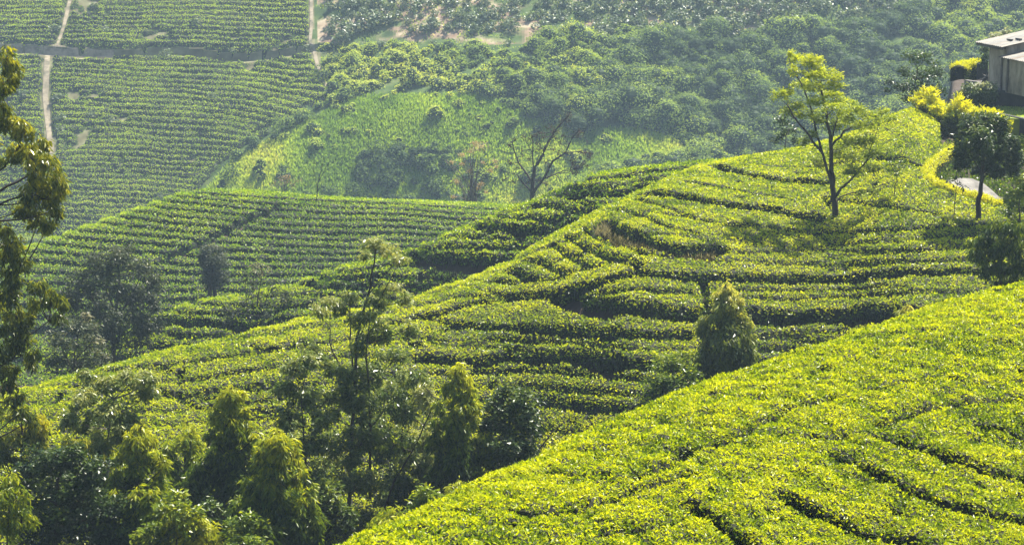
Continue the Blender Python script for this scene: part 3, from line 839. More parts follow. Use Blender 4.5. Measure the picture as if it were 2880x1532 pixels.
for i in order:
    if not keep[i]: continue
    big = X[i] > 1500
    r = (rng.uniform(.9, 2.0) + (rng.uniform(.6, 2.0) if rng.random() < .25 else 0)) * (1.25 if big else .9)
    if ing[i]: r *= .75
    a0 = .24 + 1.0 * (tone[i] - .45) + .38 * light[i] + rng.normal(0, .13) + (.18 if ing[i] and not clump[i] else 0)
    if clump[i]: a0 = rng.uniform(.05, .3)
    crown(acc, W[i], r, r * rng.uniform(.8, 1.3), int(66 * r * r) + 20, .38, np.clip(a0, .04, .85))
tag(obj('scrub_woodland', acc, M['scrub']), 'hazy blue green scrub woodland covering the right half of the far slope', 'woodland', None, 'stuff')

acc = Acc()
n = 120000
X, Y = area_points(n, (540, 1920), (255, 600))
k = poly_in(X, Y, GRASS) & ~(X < np.interp(Y, bound[:, 0], bound[:, 1]) + 8)
W = DL.hit(X[k], Y[k]); n = len(W)
t = fbm(W[:, 0] * .07, W[:, 2] * .1, 81, 3)
U = unit(rng.normal(0, .35, (n, 3)) + [.15, 0, 1]); N = unit(rng.normal(0, 1, (n, 3)) * [1, 1, .3])
hgt = rng.uniform(.3, .9, n)
acc.leaves(W, U, N, hgt, hgt * .30, np.clip(-.25 + t * 1.4 + rng.normal(0, .10, n), 0, 1))
tag(obj('tall_grass', acc, M['grass']), 'pale green tall grass covering the knoll in the middle of the far slope', 'grass', None, 'stuff')

# grass and litter between the bushes on the bare ground
acc = Acc()
X, Y = area_points(9000, (880, 2760), (-50, 130))
k = poly_in(X, Y, SOIL) & (rng.random(9000) < sstep(.42, .62, fbm(X * .012, Y * .03, 85)))
W = DL.hit(X[k], Y[k]); n = len(W)
U = unit(rng.normal(0, .5, (n, 3)) + [0, 0, 1]); N = unit(rng.normal(0, 1, (n, 3)))
hgt = rng.uniform(.25, .6, n)
acc.leaves(W, U, N, hgt, hgt * .4, np.clip(rng.normal(.45, .3, n), 0, 1))
tag(obj('dry_grass', acc, M['grass']), 'sparse grass scattered over the bare reddish soil high on the far slope', 'grass', None, 'stuff')

# bushes one can count: on the bare soil, in the tea field
protos = []
for i in range(7):
    a_ = Acc()
    blob(a_, (0, 0, .35), 1, 1, rng.uniform(.8, 1.1), 150, .36, rng.uniform(.3, .55), .3, lumps=6)
    k = 12
    P0 = unit(rng.normal(0, 1, (k, 3)) * [1, 1, .5] + [0, 0, .8]) * rng.uniform(.7, 1.1, (k, 1))
    a_.leaves(P0, rng.normal(0, 1, (k, 3)), rng.normal(0, .4, (k, 3)) + [0, 0, 1], .3, .2, 1.0)  # near-white leaves on top, painted sun sparkle
    protos.append(a_.mesh('soil_shrub', [M['bushy']]))
def place_shrub(p, r, label, group, proto, sz=1.0):
    o = bpy.data.objects.new('shrub', proto)
    COL.objects.link(o)
    o.location = p
    o.rotation_euler = (0, 0, rng.random() * 6.28)
    o.scale = (r, r, r * sz)
    return tag(o, label, 'shrub', group)
cand = []
rows_y = np.arange(-26, 128, 13.0)
for ry_ in rows_y:
    x = 895.0
    while x < 2700:
        x += rng.uniform(26, 52)
        X, Y = x, ry_ + rng.uniform(-7, 7)
        if not poly_in(X, Y, SOIL): continue
        dens = .95 if X > 1560 or (X < 1080 and Y < 100) else (.75 if Y < 60 else .4)
        if Y > 95 and X < 1560: dens = .22
        if rng.random() > dens: continue
        cand.append((X, Y))
random.shuffle(cand)
cand = cand[:285]
Wc = DL.hit([c[0] for c in cand], [c[1] for c in cand])
for (X, Y), p in zip(cand, Wc):
    place_shrub(p, rng.uniform(.85, 1.75) * (1.15 if X < 1100 or X > 1700 else 1), 'grey green rounded bush growing on bare reddish soil high on the far slope', 'bushes on the bare soil', protos[rng.integers(0, 7)], rng.uniform(.75, 1.1))
FIELD = [(547, 62, 'dark bush just above the field road in the upper tea field'), (296, 80, 'grey rounded bush near the left end of the upper tea field'), (742, 48, 'tall grey green bush high in the upper tea field'),
         (655, 140, 'dark bush overhanging the right part of the field road'), (862, 133, 'dark bush where the field road meets the right hand path'), (262, 12, 'blue grey bush at the top edge beside the path'),
         (71, 264, 'dark rounded bush in the tea left of the stony path'), (166, 272, 'dark bush at the right edge of the stony path'), (172, 330, 'dark bush beside a pale bare patch next to the stony path'),
         (167, 360, 'lower of two dark bushes by the pale patch at the stony path'), (257, 322, 'wide dark gap bush in the left part of the large tea field'), (312, 338, 'pair of merged dark bushes in the large tea field'),
         (595, 268, 'dark bush in the middle of the large tea field'), (470, 150, 'pale green bush standing on the field road edge'), (150, 80, 'dark bush beside the upper path above the field road'), (455, 548, 'dark bush low in the tea field just above the left ridge')]
Wf = DL.hit([f[0] for f in FIELD], [f[1] for f in FIELD])
for f, p in zip(FIELD, Wf):
    place_shrub(p + [0, 0, .2], rng.uniform(.9, 1.5), f[2], 'bushes in the far tea fields', protos[rng.integers(0, 7)], .8)

# dark hedge line and large shrubs that stand out in the grass
BIG = [(960, 175, 2.6, .12, 'big dark shrub at the top left corner of the scrub below the bare soil'), (905, 215, 2.2, .1, 'dark shrub beside the lower end of the right hand path'), (1060, 435, 3.0, .08, 'tall dark blue green shrub standing highest in the grassy knoll'),
       (1110, 470, 3.2, .1, 'broad dark shrub in the middle of the grass'), (1190, 455, 2.2, .14, 'small dark shrub to the right of the broad shrub in the grass'), (800, 360, 2.6, .3, 'green shrub on the edge between tea field and grass'),
       (640, 500, 2.8, .12, 'dark rounded shrub above the crest of the left ridge'), (860, 330, 2.2, .2, 'shrub clump above the grassy knoll beside the tea field'), (1230, 530, 2.4, .12, 'dark shrub just behind the crest left of the flowering stems'),
       (1010, 535, 2.4, .12, 'low dark shrub behind the crest of the left ridge'), (930, 545, 2.0, .14, 'low green shrub behind the crest near the thin sapling')]
for X, Y, r, a0, lab in BIG:
    p = DL.hit([X], [Y])[0]
    a_ = Acc()
    blob(a_, (0, 0, r * .3), r * 1.15, r, r * .95, int(130 * r), .42, a0, .2, lumps=9)
    o = obj('shrub', a_, M['scrub'], None)
    o.location = p
    tag(o, lab, 'shrub', 'dark shrubs of the grassy knoll')

# ================================================================== VALLEY FLOOR under everything
acc = Acc()
gx, gy = np.meshgrid(np.linspace(-330, 330, 67), np.linspace(-20, 540, 57), indexing='ij')
gz = np.interp(gy, [-20, 10, 24, 60, 90, 130, 180, 230, 330, 540], [-2.5, -6, -40, -43, -44.5, -50, -56, -62, -73, -80]) + (fbm(gx * .03, gy * .03, 91) - .5) * 2 - 1.0
acc.grid(np.stack([gx, gy, gz], -1))
tag(obj('valley_ground', acc, M['wood_soil'], smooth=[0]), kind='structure')

# ================================================================== TREES
def bez(p0, p1, p2, n=6):
    t = np.linspace(0, 1, n)[:, None]
    return (1 - t) ** 2 * p0 + 2 * t * (1 - t) * p1 + t * t * p2

STY = {  # leaf length m, width ratio, droop, leaves per m2 of clump outline, sub clusters, cluster size
    'euc': dict(L=.26, w=.25, droop=.85, dens=1000, sub=14, cs=.34, spread=.4),
    'pale': dict(L=.21, w=.36, droop=.45, dens=620, sub=14, cs=.34, spread=.45),
    'cone': dict(L=.27, w=.30, droop=.7, dens=950, sub=16, cs=.40, spread=.4),
    'dark': dict(L=.20, w=.55, droop=.2, dens=620, sub=14, cs=.38, spread=.3),
    'feather': dict(L=.17, w=.45, droop=.05, dens=480, sub=12, cs=.40, spread=.35),
    'grey': dict(L=.24, w=.42, droop=.25, dens=420, sub=14, cs=.42, spread=.4),
    'gold': dict(L=.30, w=.36, droop=-.5, dens=700, sub=10, cs=.40, spread=.25),
}

def tree(name, label, cat, trunk, d, clumps, style, leaf, bark='bark', r0=.14, a0=.4, group=None, dens=1.0, limbs=(), base=None, depthj=.8, branch=True, toplight=.25, wind=0., attach=.45, twigs=()):
    """trunk: pixel polyline from the base up; clumps: (X, Y, rx[, ry[, age]]) outlines of the crown in pixels of the photograph"""
    st = STY[style]
    s = d / F
    T = np.array([at(x, y, d) for x, y in trunk])
    if base is not None:
        T[0] = base
    else:                                        # carry the trunk down to the ground it stands on
        aa = T[0, 0] / T[0, 1]
        zg = max([h.zat(aa, d) - .9 for h in (A, B, B2, C, D) if h.d[0] < d < h.d[-1] and h.a[0] <= aa <= h.a[-1]] + [-60])
        if T[0, 2] > zg:
            T = np.concatenate([[[T[0, 0], T[0, 1], zg - .15]], T])
    zmin, zmax = T[0, 2], max([at(c[0], c[1], d)[2] for c in clumps] + [T[-1, 2]]) if clumps else T[-1, 2]
    e = empty(name, T[0])
    tag(e, label, cat, group)
    bacc, lacc = Acc(), Acc()
    tt = np.linspace(0, len(T) - 1, (len(T) - 1) * 3 + 1)
    TP = np.stack([np.interp(tt, range(len(T)), T[:, k]) for k in range(3)], 1)
    TP[1:-1, :2] += rng.normal(0, .03, (len(TP) - 2, 2))
    bacc.tube(TP, np.linspace(r0, r0 * .28, len(TP)) * np.where(np.arange(len(TP)) == 0, 1.35, 1), 0, 8)
    nodes = [TP]
    for lb in limbs:                       # explicit limbs: pixel polylines, start radius, depth drift
        pts, rr, dd = lb
        LP = np.array([at(x, y, d + dd * q / max(len(pts) - 1, 1)) for q, (x, y) in enumerate(pts)])
        t2 = np.linspace(0, len(LP) - 1, (len(LP) - 1) * 3 + 1)
        LP = np.stack([np.interp(t2, range(len(LP)), LP[:, k]) for k in range(3)], 1)
        LP[1:] += rng.normal(0, .02, (len(LP) - 1, 3))
        bacc.tube(LP, np.linspace(rr, rr * .3, len(LP)), 0, 6)
        nodes.append(LP)
    NP = np.concatenate(nodes)
    for x, y, rr in twigs:
        q = at(x, y, d + rng.normal(0, .6))
        dq = np.linalg.norm(NP - q, axis=1) + np.where(NP[:, 2] > q[2] + .2, 3, 0)
        p0 = NP[int(np.argmin(dq))]
        bacc.tube(bez(p0, (p0 + q) / 2 + [0, 0, -.1 * np.linalg.norm(q - p0)], q, 5), np.linspace(rr, rr * .5, 5), 0, 4)
    for c in clumps:
        x, y, rx = c[:3]
        ry = c[3] if len(c) > 3 else rx * .8
        age_shade_c = c[4] if len(c) > 4 else None
        rxm, rzm = rx * s, ry * s
        rym = (rxm + rzm) * .5
        dy = rng.normal(0, 1) * depthj * rxm
        ctr = at(x, y, d + dy)
        # branch to the clump from a lower point of the wood
        if branch:
            dist = np.linalg.norm(NP - ctr, axis=1) + np.where(NP[:, 2] > ctr[2] - rzm * attach, 50, 0)
            j = int(np.argmin(dist))
            if dist[j] >= 50: j = int(np.argmin(np.linalg.norm(NP - ctr, axis=1)))
            p0 = NP[j]
            mid = (p0 + ctr) / 2 + [0, 0, -.12 * np.linalg.norm(ctr - p0)] + rng.normal(0, .05, 3)
            ln = np.linalg.norm(ctr - p0)
            rb = np.clip(.012 + .012 * ln, .01, r0 * .45)
            bacc.tube(bez(p0, mid, ctr, 7), np.linspace(rb, rb * .35, 7), 0, 5)
        m = max(4, int(st['sub'] * (.7 + .5 * rng.random())))
        sub = unit(rng.normal(0, 1, (m, 3))) * rng.uniform(.35, .95, (m, 1))
        for q in range(0, m, 2):
            tip = ctr + sub[q] * [rxm, rym, rzm]
            bacc.tube(np.stack([ctr - [0, 0, rzm * .3], (ctr + tip) / 2 + [0, 0, -.03], tip]), [.012 + .006 * rxm, .01, .005], 0, 4)
        nl = int(st['dens'] * dens * math.pi * rxm * rzm * (.16 / st['L']) ** 1.2) + 6
        k = rng.integers(0, m, nl)
        off = np.clip(rng.normal(0, 1, (nl, 3)), -2, 2) * st['cs'] * .62
        P = (sub[k] + off)
        P = ctr + P * [rxm, rym, rzm]
        az = rng.random(nl) * 2 * math.pi
        out = unit((sub[k] + off * .6) * [1, 1, .6])
        U = np.stack([np.cos(az) * .7, np.sin(az) * .7, rng.normal(0, .35, nl)], 1) + out * .4
        U[:, 2] -= st['droop'] * 1.3
        U[:, 0] += wind
        U = unit(U)
        N = unit(np.cross(U, np.stack([np.sin(az + 1), np.cos(az + 1), rng.normal(0, .3, nl)], 1)) + rng.normal(0, .2, (nl, 3)) + out * .5 + [0, 0, .5 * (1 - max(st['droop'], 0))])
        hfrac = (P[:, 2] - zmin) / max(zmax - zmin, .1)
        ag = (a0 if age_shade_c is None else age_shade_c) + (rng.random(m)[k] - .5) * st['spread'] + rng.normal(0, .12, nl) + toplight * (sstep(.55, 1, hfrac) - .3) + .10 * ((P - ctr)[:, 2] / max(rzm, .05))  # tops of crown and clumps painted lighter, as if sunlit
        L = st['L'] * rng.uniform(.65, 1.25, nl)
        lacc.leaves(P, U, N, L, L * st['w'] * rng.uniform(.8, 1.25, nl), np.clip(ag, .02, 1))
    obj('trunk', bacc, M[bark], e, T[0], [0])
    if lacc.v: obj('crown', lacc, M[leaf], e, T[0])
    return e

def cone_clumps(X, top, bot, hw, n=26, lean=0., taper=.8):
    """rounded cone: shaded inside, sunlit tip and brighter right edge painted into the leaf tone"""
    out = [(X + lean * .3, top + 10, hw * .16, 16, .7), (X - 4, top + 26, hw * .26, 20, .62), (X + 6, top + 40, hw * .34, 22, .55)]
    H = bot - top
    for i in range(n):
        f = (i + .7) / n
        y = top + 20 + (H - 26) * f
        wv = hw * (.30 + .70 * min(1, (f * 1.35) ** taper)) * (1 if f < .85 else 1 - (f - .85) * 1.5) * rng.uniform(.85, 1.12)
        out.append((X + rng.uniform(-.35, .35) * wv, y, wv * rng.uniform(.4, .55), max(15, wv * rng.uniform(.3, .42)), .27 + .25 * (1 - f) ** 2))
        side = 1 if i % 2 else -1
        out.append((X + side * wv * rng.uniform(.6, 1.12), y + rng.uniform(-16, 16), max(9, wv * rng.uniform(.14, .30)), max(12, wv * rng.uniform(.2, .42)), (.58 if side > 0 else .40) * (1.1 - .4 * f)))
    return out

base_B = lambda X, Y, drop=.9: B.ground(X, Y) - [0, 0, drop]
# --- big windswept shade tree
pb = base_B(2350, 608)
shade_cl = [(2218, 150, 14, 11), (2235, 166, 24, 15), (2272, 172, 30, 18), (2303, 177, 30, 18), (2230, 200, 22, 14), (2278, 205, 40, 18), (2322, 206, 34, 18), (2347, 217, 24, 14), (2255, 235, 30, 14), (2300, 240, 44, 17), (2350, 242, 26, 14),
            (2340, 266, 40, 15), (2300, 282, 40, 15), (2372, 287, 34, 15), (2190, 268, 22, 18), (2215, 262, 20, 13), (2240, 290, 30, 14), (2212, 310, 24, 14), (2342, 307, 44, 15), (2402, 302, 30, 15), (2262, 322, 30, 13), (2303, 331, 34, 14),
            (2383, 327, 38, 15), (2428, 322, 26, 14), (2352, 352, 38, 14), (2412, 352, 30, 13), (2452, 346, 26, 14), (2482, 312, 22, 11), (2465, 327, 18, 10), (2502, 332, 20, 11), (2258, 400, 20, 14, .3), (2282, 380, 22, 12, .3), (2405, 400, 44, 18, .4),
            (2445, 392, 34, 16, .4), (2352, 420, 38, 18, .3), (2392, 440, 44, 17, .35), (2442, 430, 38, 16, .35), (2300, 452, 24, 18, .3), (2482, 420, 30, 14, .4), (2402, 478, 38, 14, .3), (2452, 470, 30, 12, .3), (2420, 545, 16, 8, .1), (2452, 538, 16, 9, .1)]
tree('shade_tree', 'tall windswept tree with bright yellow green foliage standing on the middle hill', 'tree', [(2350, 608), (2347, 570), (2343, 540), (2341, 495), (2338, 450), (2337, 407), (2332, 364), (2318, 300), (2306, 230)], pb[1], shade_cl, 'feather', 'shade', 'bark', .18, .6,
     limbs=[([(2345, 545), (2336, 510), (2328, 480), (2313, 433), (2273, 378), (2237, 334), (2215, 300)], .11, -.6), ([(2313, 433), (2300, 385), (2280, 300), (2251, 232), (2225, 180)], .08, .5), ([(2339, 410), (2375, 371), (2408, 349), (2440, 330)], .07, .4),
            ([(2348, 555), (2366, 530), (2386, 513), (2412, 484), (2434, 458), (2470, 425)], .09, -.7), ([(2350, 575), (2362, 556), (2378, 547), (2412, 539), (2441, 535), (2514, 508)], .05, .5), ([(2337, 407), (2352, 340), (2372, 290)], .06, .6), ([(2434, 458), (2455, 400), (2480, 325)], .035, .2)],
     base=pb, dens=1.35, wind=.25, toplight=.3, depthj=1.0)
# --- small trees on the crest and by the house
tree('small_tree', 'small dark tree half hidden behind the crest left of the big yellow tree', 'tree', [(2208, 440), (2210, 400), (2212, 350)], 143, [(2205, 338, 26, 22), (2220, 362, 20, 18), (2196, 372, 18, 18), (2180, 395, 14, 12), (2235, 395, 14, 14)], 'dark', 'dark', 'bark_grey', .07, .35, dens=.45)
tree('sparse_tree', 'sparse dark green tree with thin branches standing on the shoulder left of the house', 'tree', [(2578, 335), (2577, 290), (2572, 240), (2580, 190)], 144.5, [(2560, 155, 26, 13), (2600, 165, 36, 20), (2545, 198, 22, 16), (2590, 215, 42, 26), (2637, 205, 22, 26), (2558, 245, 34, 20), (2528, 240, 22, 12), (2612, 255, 34, 22), (2502, 228, 14, 10), (2500, 255, 16, 8), (2575, 275, 40, 18), (2640, 250, 20, 20)], 'dark', 'dark', 'bark', .10, .45, dens=.5)
p = base_B(2513, 552); tree('sapling', 'small flat topped sapling standing alone in the tea right of the big tree', 'tree', [(2513, 552), (2518, 520), (2522, 490)], p[1], [(2505, 462, 24, 8), (2530, 456, 22, 8), (2515, 478, 26, 9), (2488, 472, 16, 7), (2526, 490, 10, 8)], 'feather', 'cone', 'bark', .035, .25, base=p, dens=.8)
p = base_B(2686, 608); tree('sapling', 'thin nearly leafless sapling in the tea below the golden hedge', 'tree', [(2678, 612), (2684, 575), (2690, 530), (2692, 480)], p[1], [(2690, 490, 16, 14), (2672, 510, 14, 10), (2705, 520, 14, 10), (2680, 545, 12, 10)], 'grey', 'grey', 'bark', .03, .4, base=p, dens=.35, limbs=[([(2684, 575), (2702, 555), (2708, 535)], .015, 0)])
p = base_B(2747, 616)
tree('round_tree', 'dark round crowned tree with a bare straight trunk in front of the hedge and path', 'tree', [(2747, 616), (2752, 575), (2758, 530), (2764, 490), (2768, 430), (2770, 380)], p[1],
     [(2740, 350, 46, 32), (2790, 350, 46, 32), (2700, 395, 22, 24), (2755, 395, 52, 34), (2815, 385, 42, 34), (2722, 432, 40, 28), (2785, 440, 48, 32), (2838, 432, 36, 30), (2702, 462, 24, 18), (2800, 482, 40, 20), (2848, 468, 26, 22), (2755, 470, 36, 20), (2862, 400, 22, 22), (2770, 325, 36, 16), (2820, 350, 24, 18)],
     'dark', 'dark', 'bark', .16, .4, base=p, dens=1.25, limbs=[([(2764, 490), (2790, 460), (2812, 420)], .06, .3), ([(2764, 495), (2745, 460), (2728, 430)], .05, -.3)])
# --- right edge
tree('eucalyptus_tree', 'large dark bushy eucalyptus at the right edge above the near slope', 'tree', [(2810, 930), (2812, 840), (2815, 740), (2825, 660)], 96, [(2800, 632, 38, 24), (2848, 636, 36, 26), (2760, 672, 40, 28), (2815, 690, 52, 38), (2868, 690, 34, 40), (2748, 718, 26, 28), (2790, 752, 40, 32), (2850, 755, 40, 36), (2890, 650, 36, 40), (2900, 740, 40, 50), (2780, 705, 36, 30), (2830, 800, 40, 24)], 'euc', 'dark', 'bark', .12, .5, dens=1.0)
tree('small_tree', 'glossy green bush tree at the right edge beside the round crowned tree', 'tree', [(2868, 640), (2866, 580), (2870, 530)], 118, [(2848, 562, 28, 22), (2872, 535, 24, 22), (2838, 590, 22, 18), (2885, 575, 30, 26), (2890, 510, 26, 20), (2865, 505, 16, 12)], 'dark', 'cone', 'bark', .07, .5, dens=.9)
# --- lone cone trees on the middle hill
p = base_B(2042, 1088); tree('cone_tree', 'lone silvery yellow cone shaped tree on the terraces of the middle hill', 'tree', [(2042, 1090), (2042, 960), (2040, 800)], p[1], cone_clumps(2042, 795, 1086, 84, 34, taper=.75) + [(2040, 1050, 48, 34, .25)], 'cone', 'silver', 'bark', .11, .5, base=p, dens=1.0, toplight=.4)
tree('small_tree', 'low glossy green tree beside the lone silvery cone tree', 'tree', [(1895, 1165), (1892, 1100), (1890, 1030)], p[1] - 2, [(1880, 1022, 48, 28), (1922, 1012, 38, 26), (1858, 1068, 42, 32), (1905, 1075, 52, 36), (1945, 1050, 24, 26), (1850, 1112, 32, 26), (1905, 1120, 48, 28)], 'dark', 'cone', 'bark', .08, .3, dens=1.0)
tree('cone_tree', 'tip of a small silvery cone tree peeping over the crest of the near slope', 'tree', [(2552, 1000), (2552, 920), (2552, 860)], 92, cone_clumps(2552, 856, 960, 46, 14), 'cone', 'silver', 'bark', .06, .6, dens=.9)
# --- trees in front of and on the left ridge
pods = [(1601, 322, 14), (1595, 335, 9), (1557, 365, 16), (1545, 358, 12), (1520, 372, 16), (1505, 380, 14), (1560, 385, 12), (1625, 375, 12), (1632, 370, 10), (1655, 430, 12), (1660, 440, 10), (1640, 430, 8), (1612, 450, 12), (1618, 470, 12), (1617, 485, 8), (1475, 385, 12), (1490, 390, 10), (1448, 390, 7), (1432, 405, 6), (1434, 412, 6), (1468, 422, 7), (1470, 435, 6), (1437, 457, 6), (1430, 450, 5),
        (1452, 470, 6), (1423, 500, 6), (1415, 505, 5), (1442, 508, 7), (1486, 445, 8), (1520, 415, 9), (1512, 400, 10), (1530, 385, 12), (1575, 400, 9), (1584, 380, 8), (1570, 430, 8), (1555, 420, 7), (1575, 350, 8), (1640, 462, 6), (1652, 465, 6), (1605, 475, 8), (1537, 455, 7), (1518, 505, 6), (1540, 512, 9), (1485, 510, 6), (1508, 420, 9), (1545, 400, 9)]
tree('bare_tree', 'leafless dark tree hung with withered clusters behind the saddle', 'tree', [(1496, 552), (1498, 515), (1502, 480), (1515, 455), (1528, 433), (1532, 414), (1557, 374), (1601, 322)], 229, [], 'grey', 'pod', 'bark', .24, .4,
     limbs=[([(1499, 545), (1530, 500), (1555, 453), (1589, 431), (1610, 388), (1630, 365)], .17, -.8), ([(1493, 508), (1477, 482), (1458, 457), (1444, 414), (1440, 392)], .12, .6), ([(1493, 539), (1463, 504), (1454, 490), (1428, 486)], .09, -.6), ([(1501, 476), (1498, 431), (1499, 398), (1494, 375)], .09, .4),
            ([(1530, 502), (1561, 490), (1585, 480), (1614, 476)], .08, .7), ([(1589, 431), (1622, 427), (1648, 423)], .07, .3), ([(1557, 374), (1580, 362), (1596, 350)], .05, .2), ([(1528, 433), (1545, 395), (1548, 360)], .05, -.4), ([(1610, 388), (1640, 385), (1655, 400)], .04, .2), ([(1561, 490), (1580, 510), (1586, 518)], .05, 0), ([(1463, 504), (1445, 515), (1430, 500)], .04, 0), ([(1458, 457), (1440, 460), (1428, 470)], .04, 0), ([(1498, 431), (1480, 400), (1474, 378)], .05, .3), ([(1502, 480), (1520, 420), (1516, 375)], .05, .4)],
     twigs=[(x, y, .04) for x, y, r in pods] + [(x + rng.normal(0, 13), y + rng.normal(-4, 10), .028) for x, y, r in pods for _ in range(4)])
bt = [o for o in bpy.data.objects if o.name == 'bare_tree'][0]
acc = Acc()
for x, y, r in pods:
    s_ = 229 / F; c = at(x, y, 229 + rng.normal(0, .5)); n = int(r * 3)
    P = c + rng.normal(0, .45, (n, 3)) * r * s_ * [1, 1, 1.1]
    U = unit(rng.normal(0, .4, (n, 3)) + [0, 0, -1])
    acc.leaves(P, U, rng.normal(0, 1, (n, 3)), .2, .08, rng.random(n))
org = np.array(bt.location)
obj('withered_leaves', acc, M['pod'], bt, org)
# flowering stems
e = empty('flowering_shrub', at(1325, 575, 228)); tag(e, 'clump of tall upright bare stems topped by pale beige flower heads', 'shrub')
st_, fl = Acc(), Acc()
heads = [(1350, 412, 22, 11), (1325, 424, 14, 9), (1336, 405, 12, 8), (1299, 437, 11, 7), (1270, 457, 9, 6), (1391, 455, 9, 7), (1299, 461, 10, 6), (1352, 519, 10, 8), (1281, 508, 10, 7), (1275, 553, 9, 6), (1285, 515, 8, 6), (1396, 470, 6, 5), (1380, 480, 8, 5), (1318, 482, 8, 5), (1358, 458, 6, 4), (1345, 530, 8, 6), (1367, 540, 7, 5)]
for x, y, rx, ry in heads:
    c = at(x, y, 228 + rng.normal(0, .5)); s_ = 228 / F; n = int(rx * 7)
    fl.leaves(c + rng.normal(0, .5, (n, 3)) * [rx * s_, rx * s_, ry * s_], rng.normal(0, 1, (n, 3)) + [0, 0, .4], rng.normal(0, 1, (n, 3)), .16, .09, np.clip(rng.normal(.6, .25, n), 0, 1))
for i in range(30):
    x0 = 1325 + rng.normal(0, 10); tx, ty = (heads[i % len(heads)][:2] if i < 17 else (1325 + rng.normal(0, 38), rng.uniform(420, 500)))
    p0, p2 = at(x0, 575, 228 + rng.normal(0, .3)), at(tx, ty, 228 + rng.normal(0, .5))
    st_.tube(bez(p0, p0 * .45 + p2 * .55 + [(p0[0] - p2[0]) * .3, 0, .5], p2, 7), np.linspace(.05, .02, 7), 0, 5)
obj('stems', st_, M['bark_grey'], e, e.location); obj('flower_heads', fl, M['dry'], e, e.location)
tree('sapling', 'very thin leafless sapling on the crest of the left ridge', 'tree', [(891, 572), (892, 545), (894, 515), (903, 480), (908, 455)], 221, [], 'grey', 'grey', 'bark', .06, .4, limbs=[([(893, 530), (885, 495), (880, 470)], .035, 0), ([(894, 515), (915, 475), (930, 450)], .035, .2), ([(892, 540), (908, 510), (912, 495)], .03, 0)])
e = empty('dry_shrub', at(800, 552, 226)); tag(e, 'small dry pinkish beige shrub behind the crest of the left ridge', 'shrub')
a_, b_ = Acc(), Acc()
for i in range(14):
    p0, p2 = at(800 + rng.normal(0, 6), 552, 226), at(800 + rng.normal(0, 22), rng.uniform(488, 525), 226 + rng.normal(0, .3))
    b_.tube(bez(p0, (p0 + p2) / 2 + [0, 0, .3], p2, 5), np.linspace(.03, .012, 5), 0, 4)
    n = 16; a_.leaves(p2 + rng.normal(0, .22, (n, 3)), rng.normal(0, 1, (n, 3)), rng.normal(0, 1, (n, 3)), .15, .08, rng.uniform(.2, .8, n))
obj('stems', b_, M['bark_grey'], e, e.location); obj('leaves', a_, M['dry'], e, e.location)

tree('grey_tree', 'large loose grey green tree in the hollow before the left ridge', 'tree', [(318, 1010), (316, 930), (325, 880), (335, 820), (332, 740)], 150,
     [(330, 722, 56, 30), (275, 748, 56, 34), (388, 760, 46, 34), (222, 800, 46, 34), (300, 800, 64, 42), (378, 825, 56, 42), (428, 800, 28, 34), (200, 850, 38, 36), (262, 872, 58, 44), (342, 895, 64, 44), (410, 890, 48, 44), (435, 850, 24, 34), (300, 945, 56, 36), (398, 945, 40, 30), (240, 930, 40, 30), (350, 700, 26, 16)], 'grey', 'grey', 'bark', .2, .38, dens=1.25,
     limbs=[([(316, 940), (280, 880), (250, 820), (225, 790)], .09, .5), ([(320, 905), (360, 850), (390, 790)], .09, -.5), ([(325, 880), (300, 820), (285, 760)], .08, .2), ([(318, 960), (380, 920), (425, 870)], .07, .2)])
tree('grey_tree', 'smaller pale tipped grey shrub tree just behind the near ridge at left', 'tree', [(205, 1080), (208, 1020), (215, 960), (225, 910)], 133, [(200, 912, 36, 26), (244, 922, 38, 24), (185, 965, 44, 32), (250, 968, 52, 32), (160, 950, 26, 26), (180, 1015, 46, 26), (285, 1005, 40, 24), (235, 1015, 48, 26), (295, 1035, 30, 16), (150, 1010, 24, 20), (240, 890, 16, 10, .9), (280, 960, 18, 8, .9), (300, 1000, 16, 8, .9)], 'grey', 'grey', 'bark', .09, .5, dens=1.0,
     limbs=[([(207, 1040), (180, 990), (165, 950)], .04, .2), ([(208, 1020), (250, 970), (275, 940)], .04, -.2)])
pc_ = C.ground(598, 842)
e = tree('small_tree', 'small round headed tree on two short dark stems on the left ridge', 'tree', [(589, 842), (590, 815), (596, 780), (602, 720)], pc_[1] - .3, [(600, 704, 32, 18), (615, 730, 34, 22), (588, 742, 30, 22), (606, 765, 36, 22), (592, 790, 26, 18), (620, 790, 22, 18), (575, 720, 18, 14)], 'grey', 'grey', 'bark', .28, .42, dens=2.2, limbs=[([(606, 842), (604, 815), (606, 785)], .26, .4)])
tree('bare_tree', 'slender leafless shrub tree with upright twigs in the hollow', 'tree', [(712, 960), (714, 910), (722, 860), (732, 800), (738, 752)], 152, [(740, 760, 34, 20, .9), (700, 790, 26, 20), (765, 800, 26, 20), (725, 830, 30, 20), (770, 850, 26, 20), (690, 850, 24, 20)], 'grey', 'grey', 'bark', .07, .5, dens=.28,
     limbs=[([(713, 930), (695, 870), (690, 800), (696, 765)], .04, .2), ([(714, 910), (745, 850), (765, 790)], .04, -.2), ([(716, 890), (708, 830), (714, 770)], .03, .3), ([(713, 940), (760, 880), (790, 840)], .04, 0)])
tree('grey_tree', 'sparse greyish shrub right of the leafless shrub tree in the hollow', 'tree', [(790, 960), (792, 900), (800, 850)], 150, [(800, 830, 34, 24), (770, 880, 34, 24), (820, 870, 28, 24), (790, 910, 40, 20), (660, 900, 30, 22), (640, 870, 22, 18)], 'grey', 'grey', 'bark', .06, .45, dens=.7)

